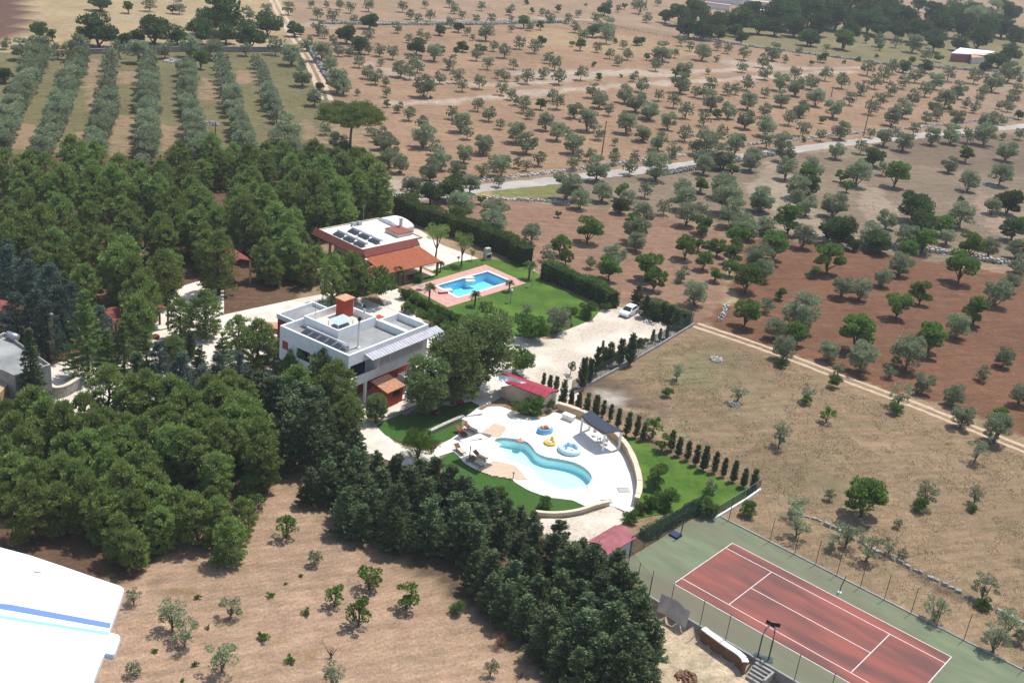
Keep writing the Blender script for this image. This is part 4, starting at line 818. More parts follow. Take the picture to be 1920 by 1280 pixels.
def hoop(label, x, y, rz, pad=False):
    p = tfm([(x, y)], CO, CA)[0]; t = thing('basketball_hoop', label, 'basketball hoop', (p[0], p[1], .03), CA+rz)
    MB().tube([(0, 0, 0), (0, 0, 2.3), (.35, 0, 2.9), (1.1, 0, 3.0)], .07, 8).obj('pole', M['steel'], t); MB().box(1.1, 1.13, -.45, .45, 2.9, 3.3).obj('backboard', M['dark' if not pad else 'steel'], t)
    MB().tube([(1.4+.22*math.cos(a_), .22*math.sin(a_), 3.0) for a_ in np.linspace(0, 2*PI, 14)], .015, 5).obj('rim', M['orange'], t)
    MB().box(-.4, .4, -.4, .4, 0, .06).obj('base_plate', M['steel'], t)
hoop('dark steel basketball hoop by the steps on the near court side', 11.4, -14.25, PI/2); hoop('second dark steel hoop frame on the near court side', 12.3, -13.9, PI/2+.5)
t = thing('folding_hoop', 'slim dark post with padded base at the far court end', 'hoop post', tuple(tfm([(-4.3, -3.5)], CO, CA)[0])+(.03,), CA); MB().tube([(0, 0, 0), (.1, 0, 2.2), (.1, 0, 3.0)], .06, 8).obj('post', M['steel'], t); MB().box(-1.0, .1, -.7, .3, 0, .22).obj('pad', M['dblue'], t)
t = thing('net_post', 'bent dark net post with white base on the field side', 'net post', tuple(tfm([(11.9, .9)], CO, CA)[0])+(.03,), CA); MB().tube([(0, 0, 0), (0, 0, .8), (.12, .1, 1.6), (.1, .35, 1.9)], .05, 7).obj('post', M['steel'], t); MB().lathe([(.22, 0), (.2, .12)], n=10).obj('base', M['white2'], t)
# ------------------------------------------------------------------ gazebo, parasols, floats, loungers
gp_ = lambda x_, y_, z: G(800+x_/4.266, 730+y_/4.266, z)
GZ = 2.7; gq = [gp_(1240, 205, GZ), gp_(1318, 165, GZ), gp_(1572, 332, GZ), gp_(1432, 350, GZ)]; c_ = np.mean(gq, 0); t = thing('pergola', 'open poolside pergola with dark roof on white pillars', 'pergola', (c_[0], c_[1], .12)); lq = [(p[0]-c_[0], p[1]-c_[1]) for p in gq]
n_ = 10; fr_ = MB()
def arc(P0, P1, bow, k): 
    d_ = np.array(P1)-np.array(P0); nn = np.array([-d_[1], d_[0]])/np.linalg.norm(d_); u_ = k/n_; p = np.array(P0)+d_*u_+nn*bow*4*u_*(1-u_); return p
near = [arc(lq[0], lq[3], -.35, k) for k in range(n_+1)]; far = [arc(lq[1], lq[2], -.35, k) for k in range(n_+1)]
for k in range(n_):
    a_, b_, c2, d_ = near[k], near[k+1], far[k+1], far[k]; e = .02
    MB().hexa([(*(a_+(b_-a_)*e), 2.55), (*(b_-(b_-a_)*e), 2.55), (*(c2-(c2-d_)*e), 2.55), (*(d_+(c2-d_)*e), 2.55), (*(a_+(b_-a_)*e), 2.62), (*(b_-(b_-a_)*e), 2.62), (*(c2-(c2-d_)*e), 2.62), (*(d_+(c2-d_)*e), 2.62)]).obj('roof_panel', M['black'], t)
for L2 in (near, far): MB().prism(band(L2, .12), 2.42, 2.55).obj('beam', M['wood'], t)
for k, p in enumerate((near[0], near[-1], far[0], far[-1])): MB().box(p[0]*.93-.13, p[0]*.93+.13, p[1]*.93-.13, p[1]*.93+.13, 0, 2.42).obj('pillar', M['white'], t)
pg_c = c_
for i, (x_, y_, lab) in enumerate([(1345, 350, 'white plastic chair under the middle of the pergola'), (1380, 395, 'white plastic chair beside the pergola table'), (1445, 415, 'white plastic chair at the near pergola pillar')]):
    g_ = gp_(x_, y_, .5); t = thing('plastic_chair', lab, 'chair', (g_[0], g_[1], .12), i*1.3); MB().box(-.23, .23, -.22, .22, .40, .44).obj('seat', M['plastic'], t); MB().box(-.23, .23, .20, .24, .44, .85).obj('backrest', M['plastic'], t)
    for a_ in (-.2, .17):
        for b_ in (-.2, .17): MB().box(a_, a_+.04, b_, b_+.04, 0, .4).obj('leg', M['plastic'], t)
g_ = gp_(1410, 385, .7); t = thing('plastic_table', 'round white table beneath the pergola roof', 'table', (g_[0], g_[1], .12)); MB().lathe([(.45, .68), (.45, .72)], n=16).obj('top', M['plastic'], t); MB().tube([(0, 0, 0), (0, 0, .68)], .04).obj('stem', M['plastic'], t); MB().lathe([(.25, 0), (.22, .04)], n=12).obj('foot', M['plastic'], t)
g_ = gp_(1135, 225, .4); t = thing('storage_box', 'white rounded storage box against the curved stone wall', 'storage box', (g_[0], g_[1], .12), -.55); MB().box(-.75, .75, -.35, .35, 0, .6).obj('body', M['plastic'], t); MB().box(-.8, .8, -.4, .4, .6, .72).obj('lid', M['white2'], t); MB().box(-.06, .06, -.42, -.40, .5, .62).obj('handle', M['metal'], t)
g_ = gp_(1028, 110, .8); t = thing('shower', 'slim white garden shower by the terrace entrance', 'shower', (g_[0], g_[1], .12)); MB().tube([(0, 0, 0), (0, 0, 1.9), (.1, -.1, 2.15), (.35, -.2, 2.15)], .05, 8).obj('pipe', M['plastic'], t); MB().lathe([(.14, 0), (.1, .06)], (.35, -.2, 2.06), 10).obj('head', M['plastic'], t)
def parasol(lab, corners, z, polepx, armpx):
    Q = [gp_(x_, y_, z) for x_, y_ in corners]; c_ = np.mean(Q, 0); t = thing('parasol', lab, 'parasol', (c_[0], c_[1], .12)); q_ = [(p[0]-c_[0], p[1]-c_[1], z-.12) for p in Q]; ap = (0, 0, z+.35)
    for i in range(4):
        a_, b_ = q_[i], q_[(i+1) % 4]; md = tuple((a_[k]+b_[k])/2*(.97 if k < 2 else 1) for k in range(3))
        MB().add([a_, md, b_, ap, (a_[0], a_[1], a_[2]-.03), (md[0], md[1], md[2]-.03), (b_[0], b_[1], b_[2]-.03), (0, 0, z+.3)], [(0, 1, 3), (1, 2, 3), (4, 7, 5), (5, 7, 6), (0, 4, 5, 1), (1, 5, 6, 2)]).obj('canopy', M['canvas'], t)
        MB().tube([(0, 0, z+.26), (a_[0]*.98, a_[1]*.98, a_[2]-.07)], .02, 5).obj('rib', M['rust'], t)
    b0 = gp_(*polepx, .12); bx, by = b0[0]-c_[0], b0[1]-c_[1]; MB().tube([(bx, by, 0), (bx, by, z+.1), (0, 0, z+.42)], .06, 8).obj('pole', M['rust'], t); MB().box(bx-.4, bx+.4, by-.4, by+.4, 0, .1).obj('base', M['concrete'], t)
parasol('big square white parasol nearer the villa at the curved pool', [(278, 235), (400, 155), (590, 210), (490, 312)], 2.5, (300, 370), None)
parasol('big square white parasol over the lower loungers', [(262, 405), (425, 350), (600, 440), (465, 512)], 2.5, (340, 568), None)
def lounger(lab, x_, y_, rz, red=False):
    g_ = gp_(x_, y_, .3); t = thing('sun_lounger', lab, 'sun lounger', (g_[0], g_[1], .16), rz, 'sun loungers beside the curved pool')
    MB().box(-.9, .3, -.32, .32, .28, .34).obj('seat', M['wood'], t); MB().hexa([(.3, -.32, .28), (.95, -.32, .62), (.95, .32, .62), (.3, .32, .28), (.3, -.32, .34), (.93, -.32, .68), (.93, .32, .68), (.3, .32, .34)]).obj('backrest', M['wood'], t)
    for a_ in (-.85, .25):
        for b_ in (-.3, .25): MB().box(a_, a_+.05, b_, b_+.05, 0, .28).obj('leg', M['rust'], t)
    MB().box(-.88, .28, -.28, .28, .345, .39).obj('cushion', M['redfab' if red else 'cream'], t)
lounger('timber lounger just outside the lower parasol on the paving', 265, 490, 2.2); lounger('lounger in the shade of the lower parasol, pool side', 430, 540, 2.6); lounger('lounger in the shade of the lower parasol, lawn side', 400, 590, 2.4); lounger('lounger with red cushion beside the upper parasol', 275, 345, 2.3, True); lounger('lounger in the shade beneath the upper parasol', 350, 320, 2.5)
def floatt(kind, lab, x_, y_, r, cols, rz=0):
    g_ = gp_(x_, y_, .2); t = thing('pool_float', lab, 'pool float', (g_[0], g_[1], .12), rz, 'inflatable pool floats on the white terrace')
    def torus(R_, rr, z, n1=24, n2=10, sy=1): 
        v_ = [((R_+rr*math.cos(b_))*math.cos(a_), sy*(R_+rr*math.cos(b_))*math.sin(a_), z+rr*math.sin(b_)) for a_ in np.linspace(0, 2*PI, n1, False) for b_ in np.linspace(0, 2*PI, n2, False)]
        return MB().add(v_, [(i*n2+j, ((i+1) % n1)*n2+j, ((i+1) % n1)*n2+(j+1) % n2, i*n2+(j+1) % n2) for i in range(n1) for j in range(n2)])
    sy = .72 if kind == 'boat' else 1
    torus(r, r*.26, r*.26, sy=sy).obj('tube', M[cols[0]], t, True); MB().lathe([(r*.9, .03), (r*.9, .09)], n=20).obj('floor', M[cols[1]], t)
    if kind == 'boat':
        torus(r*.97, r*.2, r*.55, sy=sy).obj('upper_tube', M[cols[0]], t, True)
        for s_ in (-.45, .3): MB().lathe([(.02, 0), (r*.28, .1), (r*.33, .3), (r*.22, .5), (.03, .58)], (s_*r, .1*r, .3), 12).obj('figure', M[cols[2]], t, True)
        MB().box(r*.5, r*.95, -.25, .25, .35, .62).obj('prow', M['plastic'], t)
    elif kind == 'ring':
        for a_ in (.4, 2.0, 3.6): MB().lathe([(.03, 0), (.12, .08), (.1, .4), (.16, .52), (.04, .66)], (r*.45*math.cos(a_), r*.45*math.sin(a_), .2), 10).obj('figure', M['bluev'], t, True)
    else:
        MB().lathe([(.03, 0), (.2, .12), (.2, .38), (.05, .5)], (r*.7, 0, .35), 12).obj('head', M[cols[2]], t, True); MB().box(-.3, .1, -.3, .3, .1, .35).obj('seat', M['plastic'], t)
floatt('boat', 'blue inflatable boat with orange figures on the terrace', 945, 335, .85, ('bluev', 'lbluev', 'orange'), .5); floatt('duck', 'small yellow inflatable float between the other two', 985, 427, .6, ('ylw', 'orange', 'ylw'), 1.0); floatt('ring', 'large pale blue round float with upright blue figures', 1142, 485, 1.15, ('lbluev', 'plastic', 'bluev'))
g_ = gp_(748, 405, .2); t = thing('pool_fountain', 'round terracotta spout set at the shallow pool edge', 'fountain', (g_[0], g_[1], .05)); MB().lathe([(.5, 0), (.45, .15), (.3, .22), (.05, .26)], n=14).obj('bowl', M['pink'], t, True); MB().tube([(0, 0, .2), (0, 0, .5)], .05).obj('spout', M['pink'], t)
g_ = gp_(1290, 795, .2); t = thing('pool_ladder', 'short metal ladder on the near pool rim', 'ladder', (g_[0], g_[1], .12), 2.3)
for s_ in (-.25, .25): MB().tube([(-.5, s_, -.6), (-.3, s_, .3), (0, s_, .55), (.35, s_, .3), (.4, s_, 0)], .03, 6).obj('handrail', M['metal'], t)
MB().box(-.5, -.4, -.25, .25, -.3, -.26).obj('step', M['metal'], t)
for i, (x_, y_, lab) in enumerate([(1575, 803, 'grey drain grating near the curved stone wall'), (1440, 895, 'larger grey grating at the path end of the terrace'), (1385, 912, 'small grey grating beside the larger one')]):
    g_ = gp_(x_, y_, .12); t = thing('drain_grating', lab, 'drain cover', (g_[0], g_[1], .122), .3); sz = (.7, .6, .4)[i]; MB().ring(-sz, sz, -sz*.7, sz*.7, 0, .03, .06).obj('frame', M['concrete'], t)
    b_ = MB(); 
    for k in range(8): b_.box(-sz+.08+k*(2*sz-.16)/8, -sz+.08+k*(2*sz-.16)/8+.1*sz, -sz*.7+.07, sz*.7-.07, .0, .022)
    b_.obj('bars', M['concrete'], t)
g_ = gp_(690, 715, .12); t = thing('garden_lamp', 'short dark bollard lamp at the timber deck edge', 'lamp', (g_[0], g_[1], .12)); MB().tube([(0, 0, 0), (0, 0, .75)], .05).obj('post', M['steel'], t); MB().lathe([(.09, 0), (.12, .05), (.02, .15)], (0, 0, .75), 10).obj('head', M['dark'], t)
# garden pool extras
d_ = lambda x_, y_, z=0: G(560+x_/4.266, 380+y_/4.266, z)
g_ = d_(1372, 605, .1); t = thing('pool_steps', 'white corner steps at the far side of the garden pool', 'pool steps', (g_[0], g_[1], 0), HA-.35)
MB().box(-.8, .8, -.5, .1, -.9, -.15).obj('step', M['white2'], t)
MB().box(-.85, .85, .1, .6, -.3, .13).obj('landing', M['white2'], t)
g_ = d_(1190, 695, .1); t = thing('pool_steps', 'white entry platform at the near left corner of the garden pool', 'pool steps', (g_[0], g_[1], 0), HA-.35); MB().box(-.75, .75, -.5, .5, -.5, .13).obj('landing', M['white2'], t); MB().box(-.75, .75, .5, .8, -.5, -.1).obj('step', M['white2'], t)
g_ = d_(1155, 722, .1); t = thing('pool_filter_box', 'red painted box by the near left corner of the garden pool', 'box', (g_[0], g_[1], .1), HA-.35); MB().box(-.7, .7, -.3, .3, 0, .25).obj('body', M['redfab'], t); MB().box(-.75, .75, -.35, .35, .25, .3).obj('lid', M['pink'], t)
g_ = d_(975, 695, .1); t = thing('garden_table', 'small round pale table on the pink pool paving', 'table', (g_[0], g_[1], .1)); MB().lathe([(.55, .68), (.55, .72)], n=16).obj('top', M['metal'], t); MB().tube([(0, 0, 0), (0, 0, .68)], .04).obj('stem', M['metal'], t); MB().lathe([(.25, 0), (.2, .04)], n=10).obj('foot', M['metal'], t)
# ------------------------------------------------------------------ car
g_ = (G(1172, 597)+G(1190, 587)+G(1153, 592)+G(1178, 580))/4; g_ = G(1174, 592)
a_ = G(1171, 598)-G(1190, 587); ca = math.atan2(a_[1], a_[0])
t = thing('parked_car', 'small white hatchback parked at the head of the gravel yard', 'car', (g_[0]+.35, g_[1]+.5, .05), ca+.0)
Ls = [(-1.85, .30, .62, .78), (-1.80, .25, .95, .80), (-1.2, .22, .98, .83), (.55, .22, .95, .83), (1.2, .22, .88, .82), (1.75, .25, .75, .78), (1.9, .32, .55, .70)]
vb_ = []; 
for x_, z0, z1, hw_ in Ls: vb_ += [(x_, -hw_, z0), (x_, -hw_, (z0+z1)/2+.05), (x_, -hw_*.95, z1), (x_, hw_*.95, z1), (x_, hw_, (z0+z1)/2+.05), (x_, hw_, z0)]
fb = [(i*6+j, i*6+(j+1) % 6, (i+1)*6+(j+1) % 6, (i+1)*6+j) for i in range(len(Ls)-1) for j in range(6)]+[tuple(range(6))[::-1], tuple(36+k for k in range(6))]
body = MB().add(vb_, fb).obj('body', M['car'], t)
MB().hexa([(-1.72, -.74, .93), (.9, -.76, .93), (.9, .76, .93), (-1.72, .76, .93), (-1.35, -.60, 1.42), (.15, -.62, 1.42), (.15, .62, 1.42), (-1.35, .60, 1.42)]).obj('cabin', M['car'], t)
MB().hexa([(.905, -.68, .98), (.91, .68, .98), (.23, .56, 1.37), (.23, -.56, 1.37), (.93, -.68, .99), (.935, .68, .99), (.26, .56, 1.385), (.26, -.56, 1.385)]).obj('windscreen', M['glass'], t)
MB().hexa([(-1.72, .6, 1.0), (-1.72, -.6, 1.0), (-1.40, -.5, 1.36), (-1.40, .5, 1.36), (-1.745, .6, 1.01), (-1.745, -.6, 1.01), (-1.43, -.5, 1.37), (-1.43, .5, 1.37)]).obj('rear_window', M['glass'], t)
for s_ in (-1, 1):
    for x0, x1 in ((-1.5, -1.05), (-.95, -.3), (-.2, .5)):
        MB().add([(x0, s_*.762, 1.0), (x1, s_*.762, 1.0), (min(x1, .18), s_*.645, 1.36), (max(x0, -1.28), s_*.645, 1.36)], [(0, 1, 2, 3)]).obj('side_window', M['glass'], t)
    for x_ in (-1.15, 1.2):
        wl = MB().tube([(x_, s_*.68, .28), (x_, s_*.85, .28)], .29, 16).obj('wheel', M['tyre'], t); MB().tube([(x_, s_*.851, .28), (x_, s_*.862, .28)], .17, 12).obj('rim', M['metal'], wl)
    MB().box(1.80, 1.90, s_*.62-.12, s_*.62+.12, .55, .68).obj('headlight', M['plastic'], t); MB().box(.55, .7, s_*.86-.06, s_*.86+.06, .92, 1.02).obj('mirror', M['car'], t)
MB().box(1.86, 1.93, -.66, .66, .30, .42).obj('bumper', M['metal'], t)
# ------------------------------------------------------------------ poles
def upole(lab, px, h, lean=(0, 0)):
    g_ = G(*px); t = thing('utility_pole', lab, 'utility pole', tuple(g_)); MB().tube([(0, 0, -.2), (lean[0], lean[1], h)], [.16, .10], 8).obj('pole', M['wood'], t); MB().tube([(lean[0]-.5, lean[1], h-.3), (lean[0]+.5, lean[1], h-.3)], .05).obj('crossarm', M['wood'], t)
upole('wooden pole at the road edge of the orchard, nearer one', (1127, 300), 9.2); upole('wooden pole beside the road towards the right', (1619, 255), 11.5); upole('short bare post in the orchard rows', (1558, 182), 3.4)
upole('wooden post rising from the front edge of the pine wood', (302, 320), 3.2); upole('grey mast between the pines and grassy rows', (404, 268), 4.6); upole('small pole near the dark evergreen trees', (1197, 30), 3)
def lamp(lab, px, h):
    g_ = G(*px); t = thing('street_lamp', lab, 'street lamp', tuple(g_)); MB().tube([(0, 0, 0), (0, 0, h)], [.07, .045], 8).obj('post', M['metal'], t); MB().lathe([(.08, 0), (.25, .1), (.3, .25), (.15, .4), (.03, .45)], (0, 0, h), 10).obj('lamp_head', M['metal'], t)
lamp('tall lamp post among the pines behind the villa', (605, 572), 4.6); lamp('lamp post with round head at the lawn edge by the porch', (858, 505), 1.9); lamp('slim garden lamp near the far pool corner', (997, 538), 2.5); lamp('lamp among the pines by the white paving', (285, 640), 4.0); lamp('slim garden lamp on the open lawn', (957, 568), 1.9)
g_ = G(1267, 617); t = thing('planter_box', 'orange-red tiled box at the end of the long netting fence', 'box', tuple(g_), .6); MB().box(-.6, .6, -.5, .5, 0, .4).obj('body', M['terra'], t); MB().box(-.7, .7, -.6, .6, .4, .48).obj('lid', M['terra_pale'], t)
for i, (x_, y_, lab) in enumerate([(818, 777, 'red bean bag seat lying in the shade of the small lawn'), (862, 757, 'second red bean bag under the eucalyptus tree'), (292, 634, 'red parasol half hidden by pines above white paving')]):
    g_ = G(x_, y_); t = thing('bean_bag', lab, 'bean bag', tuple(g_)); MB().lathe([(.3, 0), (.55, .2), (.48, .42), (.2, .58), (.05, .62)], n=14).obj('cushion', M['redfab'], t, True); MB().lathe([(.35, -.02), (.35, .02)], n=12).obj('base', M['wood'], t)
# ------------------------------------------------------------------ aircraft wing tip close below the camera
WZ = CH-3.2
wp = [(-420, 990), (-200, 995), (0, 1024), (60, 1040), (120, 1060), (180, 1081), (225, 1096), (233, 1101), (228, 1118), (207, 1176), (204, 1183), (222, 1187), (226, 1192), (215, 1222), (210, 1226), (196, 1222), (184, 1250), (172, 1285), (120, 1430), (0, 1560), (-420, 1560)]
Q = [G(a_, b_, WZ) for a_, b_ in wp]; c_ = np.mean(Q, 0); t = thing('aircraft_wing', 'white aircraft wing tip with blue stripes, cut off by the corner', 'aircraft wing', (c_[0], c_[1], WZ)); lq = [(p[0]-c_[0], p[1]-c_[1]) for p in Q]
m_ = MB().prism(lq, -.035, 0); wg = m_.obj('skin', M['wing'], t); bv = wg.modifiers.new('edge', 'BEVEL'); bv.width = .008; bv.segments = 3; bv.limit_method = 'ANGLE'
def st(px, mt, name):
    q_ = [(G(a_, b_, WZ)-c_)[:2] for a_, b_ in px]; MB().sheet(q_, .0015).obj(name, M[mt], t)
st([(-420, 1085), (0, 1131), (20, 1133), (208, 1168), (206, 1177), (20, 1144), (0, 1141), (-420, 1095)], 'blue_st', 'stripe'); st([(-420, 1110), (0, 1153), (205, 1185), (204, 1190), (0, 1158), (-420, 1115)], 'cyan_st', 'stripe')
q_ = [(G(a_, b_, WZ)-c_) for a_, b_ in [(233, 1104), (250, 1110), (268, 1111)]]; MB().tube([(p[0], p[1], -.02) for p in q_], .0012, 5).obj('static_wick', M['metal'], t)
q_ = [(G(a_, b_, WZ)-c_)[:2] for a_, b_ in [(60, 1072), (60.8, 1072), (17, 1132), (16.2, 1132)]]; MB().sheet(q_, .0012).obj('panel_seam', M['metal'], t)
q_ = [(G(a_, b_, WZ)-c_) for a_, b_ in [(62, 1071), (78, 1073), (70, 1074)]]; MB().prism([p[:2] for p in q_], 0, .004).obj('access_hatch', M['metal'], t)
